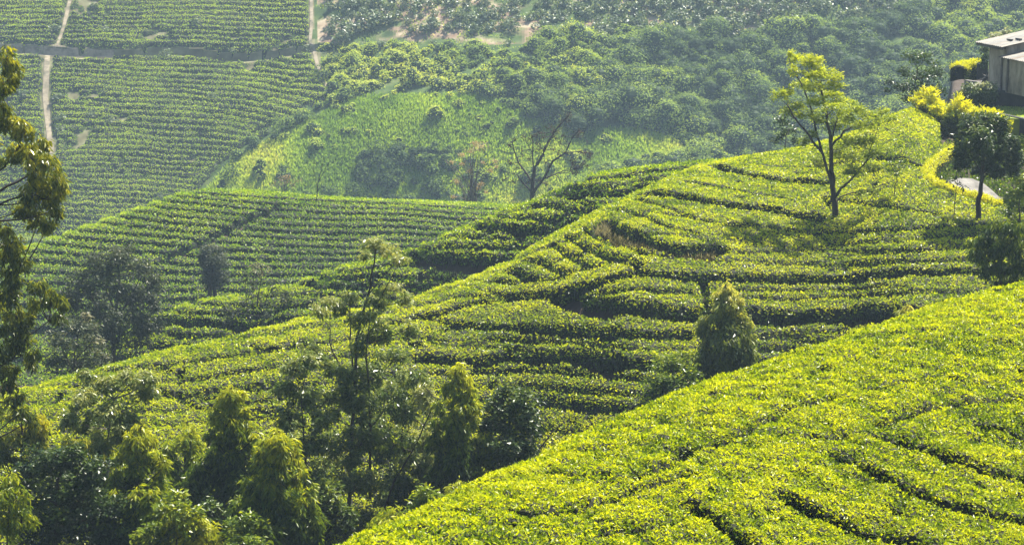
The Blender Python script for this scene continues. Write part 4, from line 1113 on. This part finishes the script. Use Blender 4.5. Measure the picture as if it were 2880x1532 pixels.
# --- eucalyptus at the left edge
lc = [(14, 160, 34), (36, 200, 30), (12, 225, 30), (14, 258, 30), (-6, 300, 34), (27, 344, 36), (68, 371, 34), (104, 408, 34), (90, 444, 36), (45, 417, 34), (136, 455, 34), (165, 505, 30), (172, 543, 22), (113, 507, 38), (90, 543, 34), (131, 552, 36), (150, 592, 26), (109, 616, 32), (136, 630, 22), (68, 585, 30), (9, 643, 26), (27, 679, 32), (14, 711, 30),
      (46, 722, 28), (60, 742, 22), (23, 768, 26), (45, 799, 30), (27, 831, 32), (109, 799, 26), (145, 828, 28), (170, 849, 22), (163, 893, 18), (100, 852, 26), (45, 885, 30), (68, 903, 28), (27, 921, 30), (59, 944, 30), (90, 985, 24), (88, 1022, 20), (45, 967, 26), (18, 1035, 28), (23, 1080, 26), (41, 1120, 26), (59, 1152, 26), (86, 1179, 22), (-40, 420, 50), (-60, 640, 60), (-50, 850, 60), (-40, 1000, 60), (-50, 250, 60), (-100, 520, 70), (-20, 1150, 50)]
tree('eucalyptus_tree', 'tall drooping eucalyptus entering from the left edge of the view', 'tree', [(-120, 1720), (-100, 1400), (-90, 1000), (-70, 650), (-55, 350), (-30, 180)], 78, [(x, y, r * 1.05, r * 1.0) for x, y, r in lc], 'euc', 'euc', 'bark', .24, .52, dens=1.0, depthj=.6,
     limbs=[([(-80, 620), (0, 540), (68, 500), (120, 470)], .07, .5), ([(-75, 640), (0, 575), (81, 541), (130, 560)], .05, -.4), ([(-90, 960), (0, 850), (32, 800), (45, 770)], .06, .4), ([(-95, 1080), (36, 1012), (81, 940), (136, 905)], .05, -.3), ([(-70, 500), (0, 478), (35, 450), (80, 420)], .05, .6), ([(-60, 350), (-10, 300), (20, 240)], .05, 0)])
# --- valley trees along the bottom
tree('tall_tree', 'tall thin eucalyptus with sparse pale leaf tufts rising above all valley trees', 'tree', [(975, 1560), (982, 1400), (988, 1250), (998, 1100), (1004, 960), (1012, 900), (1035, 830), (1048, 760), (1058, 700)], 92,
     [(1050, 688, 42, 22, .8), (1092, 702, 34, 18, .8), (1130, 726, 30, 16, .8), (1020, 715, 22, 14, .7), (1105, 812, 44, 20, .8), (1140, 838, 30, 20, .7), (1062, 850, 36, 26), (985, 832, 28, 18), (935, 845, 40, 20, .85), (900, 868, 32, 20, .85), (955, 868, 26, 18), (1042, 890, 36, 26), (1062, 940, 42, 36), (1012, 965, 34, 36), (1150, 920, 32, 22), (1120, 1000, 40, 30), (1052, 1030, 52, 40), (960, 1045, 44, 36), (900, 1020, 44, 30), (872, 975, 30, 20, .8),
      (1000, 1115, 60, 46), (1100, 1120, 46, 40), (905, 1130, 46, 40), (1175, 1060, 36, 30), (1010, 1240, 70, 50), (925, 1240, 50, 44), (1110, 1240, 50, 44), *[(1000 + rng.normal(0, 62), rng.uniform(860, 1360), rng.uniform(22, 34), rng.uniform(20, 30), .6) for _ in range(16)], (1000, 1360, 76, 54), (1100, 1400, 56, 44), (925, 1370, 54, 44), (1010, 1460, 70, 50)], 'pale', 'euc_pale', 'bark', .10, .58, dens=1.25, depthj=.9,
     limbs=[([(998, 1100), (986, 960), (984, 860), (988, 830)], .05, .4), ([(1004, 960), (1040, 890), (1090, 800), (1125, 740)], .04, -.3), ([(990, 1140), (960, 1040), (925, 960), (930, 870)], .05, .3), ([(1040, 1400), (1042, 1200), (1030, 1000), (1040, 900)], .07, -.5), ([(1035, 830), (1090, 760), (1125, 728)], .025, .2), ([(1060, 1500), (1110, 1350), (1180, 1230), (1225, 1120)], .06, .6)])
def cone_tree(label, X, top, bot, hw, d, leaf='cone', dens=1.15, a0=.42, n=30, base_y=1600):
    return tree('cone_tree', label, 'tree', [(X, base_y), (X, (top + bot) / 2), (X + 2, top + 6)], d, cone_clumps(X, top, bot, hw, n) , 'cone', leaf, 'bark', .12, a0, dens=dens, toplight=.5, group='cone shaped valley trees')
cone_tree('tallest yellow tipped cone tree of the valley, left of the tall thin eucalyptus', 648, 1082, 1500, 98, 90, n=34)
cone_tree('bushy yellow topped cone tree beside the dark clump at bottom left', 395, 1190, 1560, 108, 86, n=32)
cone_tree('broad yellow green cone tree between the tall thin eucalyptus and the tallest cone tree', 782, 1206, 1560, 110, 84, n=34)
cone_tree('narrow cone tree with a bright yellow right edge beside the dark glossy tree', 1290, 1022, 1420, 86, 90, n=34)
tree('round_tree', 'dark glossy broadleaf tree right of the narrow cone tree', 'tree', [(1420, 1400), (1425, 1330), (1435, 1200), (1440, 1120)], 91, [(1440, 1108, 44, 30), (1478, 1130, 42, 34), (1400, 1140, 42, 36), (1450, 1180, 56, 40), (1490, 1190, 42, 40), (1395, 1200, 44, 40), (1430, 1250, 60, 44), (1480, 1260, 44, 36), (1385, 1270, 40, 40), (1420, 1310, 52, 34), (1500, 1320, 46, 30, .7), (1540, 1310, 36, 26, .7), (1470, 1340, 40, 24)], 'dark', 'dark', 'bark', .13, .4, dens=1.2, limbs=[([(1460, 1400), (1510, 1270), (1560, 1205), (1590, 1185)], .04, .3)])
tree('sparse_tree', 'loose white glinting tree in front of the ridge crest at lower left', 'tree', [(300, 1560), (305, 1400), (300, 1250), (320, 1120)], 88, [(230, 1120, 44, 34), (300, 1078, 50, 34), (375, 1060, 44, 28), (335, 1150, 58, 38), (265, 1180, 50, 34), (205, 1185, 32, 34), (420, 1105, 34, 26), (365, 1195, 46, 34), (300, 1240, 56, 36), (240, 1050, 26, 16), (430, 1060, 24, 14)], 'pale', 'euc_pale', 'bark_grey', .09, .6, dens=2.0)
tree('sparse_tree', 'loose brownish tree with bare twigs immediately left of the tall thin eucalyptus', 'tree', [(868, 1560), (866, 1400), (856, 1250), (848, 1100)], 90, [(832, 1036, 36, 24), (872, 1010, 34, 22), (800, 1085, 36, 28), (860, 1112, 46, 32), (905, 1180, 40, 34), (820, 1180, 46, 34), (872, 1245, 50, 40), (800, 1260, 36, 30), (860, 1340, 56, 46), (850, 1440, 60, 50)], 'pale', 'euc_pale', 'bark', .08, .5, dens=1.9)
tree('round_tree', 'large blackish dense tree filling the bottom left corner', 'tree', [(150, 1640), (150, 1480), (160, 1380), (170, 1300)], 84, [(105, 1290, 70, 46), (185, 1282, 64, 44), (255, 1325, 62, 46), (60, 1350, 56, 50), (140, 1370, 86, 60), (230, 1400, 76, 56), (40, 1440, 56, 60), (130, 1460, 90, 60), (230, 1480, 80, 56), (310, 1430, 60, 56), (310, 1510, 60, 50), (60, 1540, 80, 50), (170, 1560, 90, 50)], 'dark', 'dark', 'bark', .16, .32, dens=1.15)
tree('small_tree', 'light feathery young tree at the bottom left edge before the blackish tree', 'tree', [(20, 1640), (22, 1500), (30, 1380)], 74, [(30, 1345, 34, 26), (50, 1400, 40, 34), (10, 1400, 36, 36), (60, 1460, 40, 36), (20, 1480, 44, 40), (-20, 1440, 40, 50)], 'euc', 'cone', 'bark', .05, .5, dens=.8)
for X, Y, r, a0, lab in [(500, 1440, 62, .5, 'green understory bush between two cone trees'), (560, 1500, 60, .75, 'bright lime understory bush at the bottom edge'), (690, 1500, 66, .35, 'dark bush below the broad cone tree'), (1110, 1480, 66, .55, 'green bush at the foot of the tall thin eucalyptus'),
                         (1200, 1420, 62, .45, 'glinting bush where the near slope meets the valley trees'), (1300, 1390, 50, .6, 'low bright bush under the dark glossy tree'), (430, 1520, 60, .4, 'low dark bush at the bottom edge below the bushy cone tree'), (1560, 1285, 34, .6, 'small bright bush peeping over the near slope crest')]:
    tree('bush', lab, 'bush', [(X, Y + 140), (X, Y + 40), (X, Y)], 82 if X < 1250 else 86, [(X - r * .5, Y - r * .2, r * .6, r * .5), (X + r * .5, Y - r * .1, r * .6, r * .5), (X, Y - r * .5, r * .6, r * .5), (X, Y + r * .3, r * .9, r * .6), (X - r * .4, Y + r * .7, r * .6, r * .5), (X + r * .5, Y + r * .7, r * .6, r * .5)], 'cone' if a0 > .5 else 'dark', 'cone', 'bark', .05, a0, dens=1.0, toplight=.2)

# --- the thicket between and behind the valley trees
def round_cl(X, Y, rx, ry, n, a0):
    out = []
    for i in range(n):
        a, q = rng.random() * 6.283, math.sqrt(rng.random())
        out.append((X + rx * q * math.cos(a), Y + ry * q * math.sin(a), rx * rng.uniform(.25, .38), ry * rng.uniform(.2, .32), a0 + .22 * (-math.sin(a)) * q + .12 * math.cos(a) * q))  # clumps up and to the right get a painted sunlit tone
    return out
for lab, X, Y, rx, ry, d, stl, lf, a0 in [
    ('loose pale tree between the tall thin eucalyptus and the narrow cone tree', 1130, 1250, 110, 190, 95, 'pale', 'euc_pale', .42),
    ('pale loose tree at the right foot of the tall thin eucalyptus', 1190, 1330, 100, 120, 93, 'pale', 'euc_pale', .4),
    ('dim green tree standing behind the broad cone tree', 860, 1330, 90, 150, 94, 'pale', 'euc_pale', .36),
    ('dark feathery tree wedged between the tallest and the bushy cone tree', 520, 1350, 80, 130, 94, 'cone', 'cone', .26),
    ('dark feathery tree behind the blackish tree, below the loose white glinting tree', 270, 1300, 90, 90, 93, 'euc', 'euc', .3),
    ('pale drooping tree low at the left edge beneath the eucalyptus', 60, 1230, 80, 80, 88, 'euc', 'euc', .42),
    ('dark leafy tree at the bottom edge left of the tall thin eucalyptus trunk', 905, 1450, 90, 100, 88, 'dark', 'dark', .34),
    ('shadowy tree at the bottom edge below the tallest cone tree', 640, 1480, 90, 80, 86, 'dark', 'dark', .3),
    ('dark feathery tree at the bottom edge under the bushy cone tree', 380, 1470, 90, 90, 84, 'cone', 'cone', .2)]:
    tree('valley_tree', lab, 'tree', [(X, 1660), (X + 3, Y + ry * .5), (X, Y - ry * .7)], d, round_cl(X, Y, rx, ry, 24, a0), stl, lf, 'bark', .09, a0 + .1, dens=.95, toplight=.4)

# ================================================================== HEDGES
def hedge(name, label, W, width, h, n, L, leaf='gold', dark='cone', wob=.12):
    """a clipped golden hedge: backlit top and shaded green side painted into the leaves"""
    t = np.linspace(0, len(W) - 1, n); W = np.asarray(W)
    C0 = np.stack([np.interp(t, range(len(W)), W[:, k]) for k in range(3)], 1)
    tg = unit(np.gradient(np.stack([np.interp(np.linspace(0, len(W) - 1, 60), range(len(W)), W[:, k]) for k in range(3)], 1), axis=0))
    tg = np.stack([np.interp(t, np.linspace(0, len(W) - 1, 60), tg[:, k]) for k in range(3)], 1)
    nn = unit(np.stack([-tg[:, 1], tg[:, 0], 0 * t], 1))
    face = rng.random(n)
    u = rng.uniform(-1, 1, n); v = rng.random(n)
    top = face < .45
    side = np.where(rng.random(n) < .5, 1., -1.)
    hh = h * (1 + wob * 2 * (fbm(t * 2.5, t * 0, 15) - .5))
    off = np.where(top, u, side * (1 - .15 * v)) * width / 2
    zz = np.where(top, 1 - .25 * u * u, v) * hh
    P = C0 + nn * off[:, None]; P[:, 2] += zz
    P += rng.normal(0, .05, (n, 3))
    N = unit(np.where(top[:, None], np.array([[0, 0, 1.]]), nn * side[:, None] + [0, 0, .4]) + rng.normal(0, .4, (n, 3)))
    U = unit(rng.normal(0, 1, (n, 3)) + [0, 0, .9])
    hedge_light = np.where(zz / hh > .62, rng.normal(.78, .18, n) + (fbm(t * 3, t * 0 + 2, 19) - .5) * .5, rng.normal(.14, .1, n))
    acc = Acc()
    acc.leaves(P, U, N, L * rng.uniform(.7, 1.3, n), L * .45, np.clip(hedge_light, 0, 1), 1)
    k = 40
    t2 = np.linspace(0, len(W) - 1, k); C1 = np.stack([np.interp(t2, range(len(W)), W[:, q]) for q in range(3)], 1)
    tg1 = unit(np.gradient(C1, axis=0)); n1 = unit(np.stack([-tg1[:, 1], tg1[:, 0], 0 * t2], 1))
    prof = [(-.42, 0), (-.42, .72), (-.2, .86), (.2, .86), (.42, .72), (.42, 0)]
    acc.grid(np.stack([C1 + n1 * (a * width) + np.array([0, 0, 1.]) * b * h for a, b in prof], 0), None, 0)
    o = obj(name, acc, [M['core'], M[leaf]], None, C0.mean(0))
    return tag(o, label, 'hedge')
HW = HEDGE_W.copy(); HW[:, 2] -= .88
hedge('hedge', 'clipped golden yellow hedge curving round the concrete path', HW, .66, 1.05, 13000, .11)
zt = -18.0
def atz(X, Y, z):
    a, e = ray(X, Y); d = z / e
    return np.array([a * d, d, z])
# golden shrubs on the shoulder
def gshrub(label, cl, d, trunk):
    e = tree('golden_shrub', label, 'shrub', trunk, d, cl, 'gold', 'gold', 'bark', .06, .7, dens=1.2, toplight=.0, branch=True, group='golden shrubs by the house')
gshrub('tall golden topped shrub with dark green base on the tea shoulder by the house', [(2600, 272, 30, 20, .85), (2578, 292, 24, 16, .8), (2627, 296, 28, 20, .85), (2612, 262, 18, 16, .85), (2640, 318, 20, 12, .7), (2580, 330, 24, 26, .12), (2612, 335, 34, 28, .1), (2640, 350, 26, 26, .1), (2600, 368, 34, 20, .08), (2572, 350, 14, 20, .1)], 141, [(2602, 395), (2602, 350), (2604, 300)])
gshrub('jagged golden shrub in the middle of the row below the terrace', [(2690, 290, 14, 22, .85), (2708, 300, 20, 14, .85), (2725, 312, 22, 14, .85), (2672, 318, 16, 14, .6), (2680, 345, 26, 26, .1), (2665, 372, 24, 22, .08), (2700, 360, 24, 26, .12), (2720, 340, 26, 18, .4)], 140, [(2684, 400), (2684, 350), (2690, 300)])
gshrub('wide golden shrub right in front of the low lawn wall', [(2755, 318, 30, 15, .85), (2790, 326, 28, 15, .8), (2815, 342, 22, 16, .75), (2832, 362, 16, 18, .6), (2760, 340, 36, 18, .5), (2800, 360, 32, 20, .2), (2750, 370, 34, 24, .1), (2826, 385, 18, 14, .3)], 138.6, [(2780, 420), (2782, 370), (2785, 330)])

# ================================================================== HOUSE, TERRACE, LAWN
def hexa_obj(name, pts8, m, parent=None, org=(0, 0, 0)):
    a_ = Acc(); a_.hexa(np.array(pts8)); return obj(name, a_, m, parent, org)
def prism(P4, z0, z1):
    P4 = np.asarray(P4)[:, :2]
    return [(*p, z0) for p in P4] + [(*p, z1) for p in P4]
zl = -19.0                                               # lawn level, terrace is zt
T0, T1 = atz(2797, 254, zt), atz(2880, 258, zt)          # front edge of the terrace
r_ = unit((T1 - T0)[None, :2])[0]; bdir = np.array([-r_[1], r_[0]])
def fr2(u, v): return T0[:2] + r_ * u + bdir * v
hexa_obj('terrace_wall', prism([fr2(-1.9, .0), fr2(14, 0), fr2(14, .35), fr2(-1.9, .35)], zl - .9, zt), M['stone'])
o = bpy.data.objects['terrace_wall']; tag(o, 'dark stone retaining wall under the house terrace', 'wall')
tag(hexa_obj('terrace', prism([fr2(-1.9, .35), fr2(14, .35), fr2(14, 12), fr2(-1.9, 12)], zl - 1.2, zt - .01), M['concrete']), kind='structure')
tag(hexa_obj('lawn', prism([fr2(-4.6, -5.2), fr2(14, -6.2), fr2(14, 0), fr2(-1.9, 0)], zl - 1.6, zl), M['lawn']), kind='structure')
acc = Acc()
n = 5000; uu, vv = rng.uniform(-3.6, 9, n), -rng.uniform(.05, 5.2, n)
P = np.stack([*(T0[:2, None] + r_[:, None] * uu + bdir[:, None] * vv), np.full(n, zl)], 1)
acc.leaves(P, rng.normal(0, .4, (n, 3)) + [0, 0, 1], rng.normal(0, 1, (n, 3)), .09, .03, np.clip(rng.normal(.55, .2, n), 0, 1))
tag(obj('lawn_grass', acc, M['grass']), 'short sunlit lawn grass between the terrace wall and the low wall', 'grass', None, 'stuff')
# low lawn wall and step
L0, L1 = atz(2752, 307, zl), atz(2880, 334, zl)
lr = unit((L1 - L0)[None, :2])[0]; lb = np.array([-lr[1], lr[0]])
def fl2(u, v): return L0[:2] + lr * u + lb * v
tag(hexa_obj('low_wall', prism([fl2(-.1, 0), fl2(9, 0), fl2(9, -.3), fl2(-.1, -.3)], zl - 1.1, zl + .06), M['stone']), 'low dark stone wall along the front of the lawn', 'wall')
S0 = atz(2842, 349, zl - .55)
def fs2(u, v): return S0[:2] + lr * u + lb * v
e = empty('stone_step', (*S0[:2], zl - 1.6)); tag(e, 'pale topped stone step in front of the low lawn wall at the right edge', 'step')
hexa_obj('riser', prism([fs2(0, 0), fs2(6, 0), fs2(6, .7), fs2(0, .7)], zl - 1.7, zl - .6), M['stone'], e, e.location)
hexa_obj('tread', prism([fs2(-.03, -.03), fs2(6, -.03), fs2(6, .7), fs2(-.03, .7)], zl - .6, zl - .52), M['concrete'], e, e.location)
# house
E0, E1 = atz(2750, 119, -15.25), None
d0 = E0[1]
E1 = at(2813, 132.5, d0 - 2.7)                         # near end of the low eave
E0 = at(2750, 119, d0)
ev = (E1 - E0)[:2]; el = np.linalg.norm(ev); ev = ev / el
up2 = np.array([-ev[1], ev[0]])                        # up the roof: to the right and back
if up2[0] < 0: up2 = -up2
ze = (E0[2] + E1[2]) / 2
def hs(u, v): return E0[:2] + ev * u + up2 * v
house = empty('house', (*hs(el / 2, 2), zt)); tag(house, 'old plastered shed house with a pale corrugated lean roof at the top right', 'house')
org = house.location
pitch = .17
def roof_sheet(name, u0, u1, v0, v1, zr, parent, m=M['roof'], waves=14):
    a_ = Acc()
    uu = np.linspace(u0, u1, waves * 6 + 1); vv = np.linspace(v0, v1, 7)
    U, V = np.meshgrid(uu, vv, indexing='ij')
    xy = E0[:2] + ev * U[..., None] + up2 * V[..., None]
    lap = .018 * np.floor((V - v0) / 1.8)
    zz = zr + (V - v0) * pitch + .025 * np.sin((U - u0) / (u1 - u0) * waves * 2 * math.pi) + lap
    top = np.concatenate([xy, zz[..., None]], -1)
    step_ = 12
    for q0 in range(0, waves * 6, step_):
        for r0_, r1_ in ((0, 3), (3, 7)):
            t_ = top[q0:q0 + step_ + 1, r0_:r1_ + (1 if r1_ == 3 else 0)].copy(); t_[..., 2] += rng.uniform(.0, .012); a_.grid(t_, None, int(rng.integers(0, 3)))
    bot = top.copy(); bot[..., 2] -= .035; a_.grid(bot)
    for sl in (np.s_[0, :], np.s_[-1, :], np.s_[:, 0], np.s_[:, -1]): a_.grid(np.stack([top[sl], bot[sl]], 0))
    return obj(name, a_, [m, M['roof_rust'], M['roof_dark']], parent, org)
def wall_box(name, u0, u1, v0, v1, z0, z1, m, parent=None):
    P4 = [hs(u0, v0), hs(u1, v0), hs(u1, v1), hs(u0, v1)]
    V = [(*p, z0) for p in P4] + [(*P4[0], z1), (*P4[1], z1), (*P4[2], z1 + (v1 - v0) * pitch), (*P4[3], z1 + (v1 - v0) * pitch)]
    return hexa_obj(name, V, m, parent or house, org)
ins_ = .55
wall_box('wall', .55, el - .08, ins_, 8.5, zt - .1, ze - .12 + ins_ * pitch, M['plaster'])
rf = roof_sheet('roof', -.35, el + .25, 0, 9.2, ze, house)
wall_box('fascia', -.3, el + .2, .06, .10, ze - .20, ze - .05, M['timber'])
wall_box('rafter', .1, .2, .02, 1.0, ze - .17, ze - .05, M['timber']); wall_box('rafter', el - .3, el - .2, .02, 1.0, ze - .17, ze - .05, M['timber'])
# lean-to standing nearer the camera
G0 = at(2815, 160, d0 - 2.9); gz = G0[2]
def gu(): return float((G0[:2] - E0[:2]) @ ev), float((G0[:2] - E0[:2]) @ up2)
u0, v0 = gu()
wall_box('lean_to_wall', u0 + .02, u0 + 3.4, v0 + .12, v0 + 7, zt - .1, gz - .10, M['plaster'])
roof_sheet('lean_to_roof', u0 - .12, u0 + 3.7, v0 - .12, v0 + 7.2, gz, house, waves=16)
for du in (.0, .75): wall_box('post', u0 + du - .02, u0 + du + .10, v0 + .03, v0 + .118, zt - .05, gz - .06, M['timber'])
for (u_, v_) in ((el - .9, 1.6), (el - 1.3, 1.2)):
    zz0 = ze + v_ * pitch + .06
    P4 = [hs(u_, v_), hs(u_ + .5, v_ + .05), hs(u_ + .5, v_ + .2), hs(u_, v_ + .18)]
    tag(hexa_obj('roof_stone', [(*p, zz0) for p in P4] + [(*p, zz0 + .09) for p in P4], M['metal_dark']), 'dark weight lying on the pale house roof' if v_ > 1.5 else 'dark weight nearest the eave of the house roof', 'stone', 'weights on the roof')
P4 = [hs(u0 + 2.6, v0 + .5), hs(u0 + 3.1, v0 + .55), hs(u0 + 3.1, v0 + .8), hs(u0 + 2.6, v0 + .75)]
tag(hexa_obj('roof_stone', [(*p, gz + .5 * pitch + .07) for p in P4] + [(*p, gz + .5 * pitch + .17) for p in P4], M['metal_dark']), 'dark weight lying on the lean to roof', 'stone', 'weights on the roof')
# pillar, junk, walls and hedge beside the house
pp = atz(2764, 212, zt); tag(hexa_obj('pillar', prism([pp + [-.33, 0, 0], pp + [.33, 0, 0], pp + [.33, .5, 0], pp + [-.33, .5, 0]], zt - .3, zt + .78), M['stone']), 'short grey masonry pillar left of the house wall', 'pillar')
def junk(label, X, Y, wpx, hpx, n):
    c = atz(X, Y, zt); s_ = c[1] / F; a_ = Acc()
    for i in range(n):
        o1 = c + [rng.normal(0, .32) * wpx * s_, rng.normal(0, .25), abs(rng.normal(0, .4)) * hpx * s_ + .05]
        dr = unit(rng.normal(0, 1, (1, 3)) * [1, .6, .5])[0] * rng.uniform(.2, .5)
        a_.tube(np.stack([o1 - dr, o1, o1 + dr]), rng.uniform(.02, .07), 0, 5)
    tag(obj('wood_pile', a_, M['metal_dark']), label, 'wood pile')
junk('dark heap of sticks and scrap against the house end wall', 2788, 232, 34, 22, 40)
junk('low dark heap at the foot of the lean to wall', 2838, 244, 26, 8, 26)
K0 = atz(2712, 226, zt); tag(hexa_obj('low_wall', prism([K0, K0 + [.8, -1.2, 0], K0 + [1.05, -1.05, 0], K0 + [.25, .15, 0]], zt - 1.2, zt + .02), M['concrete']), 'pale topped end of a low wall beside the vine covered corner', 'wall')
tree('vine_shrub', 'flowering vine shrub tumbling over the corner of the terrace wall', 'shrub', [(2752, 310), (2752, 280), (2752, 250)], T0[1] - .7, [(2735, 248, 26, 14, .5), (2765, 246, 24, 12, .7), (2785, 240, 16, 10, .8), (2722, 268, 22, 20, .3), (2752, 272, 30, 22, .25), (2782, 268, 20, 20, .3), (2740, 295, 26, 14, .25), (2770, 292, 22, 14, .3), (2700, 270, 18, 16, .4), (2792, 252, 10, 10, .8)], 'grey', 'bushy', 'bark', .05, .4, dens=3.0, depthj=.3, group=None)
hedge('hedge', 'straight golden topped hedge at the outer edge of the house terrace', [atz(2692, 232, -18.6), atz(2715, 226, -18.6), atz(2755, 222, -18.5)], 1.2, 1.25, 3500, .13)
tree('small_tree', 'pale flowering bush showing above the left part of the house roof line', 'tree', [(2800, 200), (2805, 150), (2812, 100)], d0 + 5, [(2800, 98, 14, 8, .9), (2825, 90, 14, 8, .9), (2812, 104, 22, 8, .5), (2790, 108, 12, 8, .5), (2770, 130, 12, 16, .5), (2768, 165, 12, 20, .5)], 'grey', 'bushy', 'bark', .05, .6, dens=2)
tree('bush', 'green bushes at the right edge below the stone step', 'bush', [(2870, 470), (2868, 440), (2868, 415)], 131, [(2868, 412, 20, 14), (2850, 425, 16, 12), (2885, 420, 20, 18), (2870, 445, 22, 16)], 'dark', 'cone', 'bark', .04, .5, dens=.9)
# concrete path inside the hedge
acc = Acc()
pc = [(2642, 500), (2672, 492), (2705, 486), (2735, 488), (2765, 500), (2790, 520), (2812, 540)]
pe = [(2650, 517), (2690, 533), (2722, 544), (2755, 553), (2780, 558), (2805, 560), (2820, 562)]
rows = []
for f in np.linspace(0, 1, 9):
    W = B.hit([a[0] * (1 - f) + b[0] * f for a, b in zip(pc, pe)], [a[1] * (1 - f) + b[1] * f for a, b in zip(pc, pe)])
    W[:, 2] -= .28
    rows.append(W)
acc.grid(np.stack(rows, 0)); low_ = np.stack(rows, 0); low_[..., 2] -= .7
for e_ in (0, -1): acc.grid(np.stack([np.stack(rows, 0)[e_], low_[e_]], 0)); acc.grid(np.stack([np.stack(rows, 0)[:, e_], low_[:, e_]], 0))
tag(obj('concrete_path', acc, M['concrete'], smooth=[0]), kind='structure')
acc = Acc()
n = 9000
X, Y = rng.uniform(2590, 2900, n), rng.uniform(372, 575, n)
W = B.hit(X, Y)
lo_ = np.interp(X, [2600, 2631, 2660, 2692, 2724, 2753, 2779, 2822, 2900], [500, 512, 524, 535, 545, 553, 561, 570, 590])
k = (X > np.interp(Y, hp[:6, 1], hp[:6, 0] + 8, left=2660, right=2640)) & (Y < lo_ - 6) & ~((Y > np.interp(X, [p[0] for p in pc], [p[1] for p in pc])) & (X < 2815)) & (W[:, 1] < 139)
W = W[k]; n = len(W); W[:, 2] -= rng.uniform(.45, .88, n)
acc.leaves(W, rng.normal(0, .7, (n, 3)) + [0, 0, .8], rng.normal(0, .6, (n, 3)) + [0, 0, 1], rng.uniform(.12, .26, n), .11, np.clip(rng.normal(.3, .16, n), 0, 1))
tag(obj('low_plants', acc, M['cone']), 'rough low green plants filling the plot inside the golden hedge beside the path', 'plants', None, 'stuff')
c = B.ground(2800, 548); a_ = Acc(); a_.hexa(np.array(prism([c + [-.75, 0, 0], c + [.6, 0, 0], c + [.6, .8, 0], c + [-.75, .8, 0]], c[2] - .9, c[2] - .25)))
tag(obj('stone_block', a_, M['stone']), 'dark squat stone block beside the path at the end of the golden hedge', 'block')
# dry grass on the bank of the bright terraces
acc = Acc()
Xg = np.interp(rng.random(2600), np.linspace(0, 1, len(b3)), [p[0] for p in b3]); Yg = np.interp(Xg, [p[0] for p in b3], [p[1] for p in b3]) + rng.uniform(-16, 6, 2600)
W = B.hit(Xg, Yg); W[:, 2] -= rng.uniform(.55, .95, 2600)
acc.leaves(W, rng.normal(0, .45, (2600, 3)) + [-.2, -.2, 1], rng.normal(0, 1, (2600, 3)), rng.uniform(.16, .34, 2600), .05, np.clip(rng.normal(.5, .3, 2600), 0, 1))
n = 500; W = B.hit(rng.uniform(1672, 1706, n), rng.uniform(592, 640, n)); W[:, 2] -= .5
acc.leaves(W, rng.normal(0, .4, (n, 3)) + [.2, 0, 1], rng.normal(0, 1, (n, 3)), rng.uniform(.3, .7, n), .05, np.clip(rng.normal(.85, .2, n), 0, 1))
tag(obj('dry_grass', acc, M['drygrass']), 'tufts of pale dry grass on the bank between the bright tea terraces', 'grass', None, 'stuff')

# ================================================================== HAZE
hz = Acc(); hz.box((-345, -30, -86), (345, 560, 60))
hm = bpy.data.materials.new('haze_air'); hm.use_nodes = True
hn = hm.node_tree; hn.nodes.remove(hn.nodes["Principled BSDF"])
pv = hn.nodes.new("ShaderNodeVolumePrincipled")
pv.inputs["Color"].default_value = (*HAZE_COLOR, 1)
pv.inputs["Density"].default_value = HAZE_DENSITY
pv.inputs["Anisotropy"].default_value = .2
hn.links.new(pv.outputs[0], hn.nodes["Material Output"].inputs["Volume"])
tag(obj('haze', hz, hm), kind='stuff')
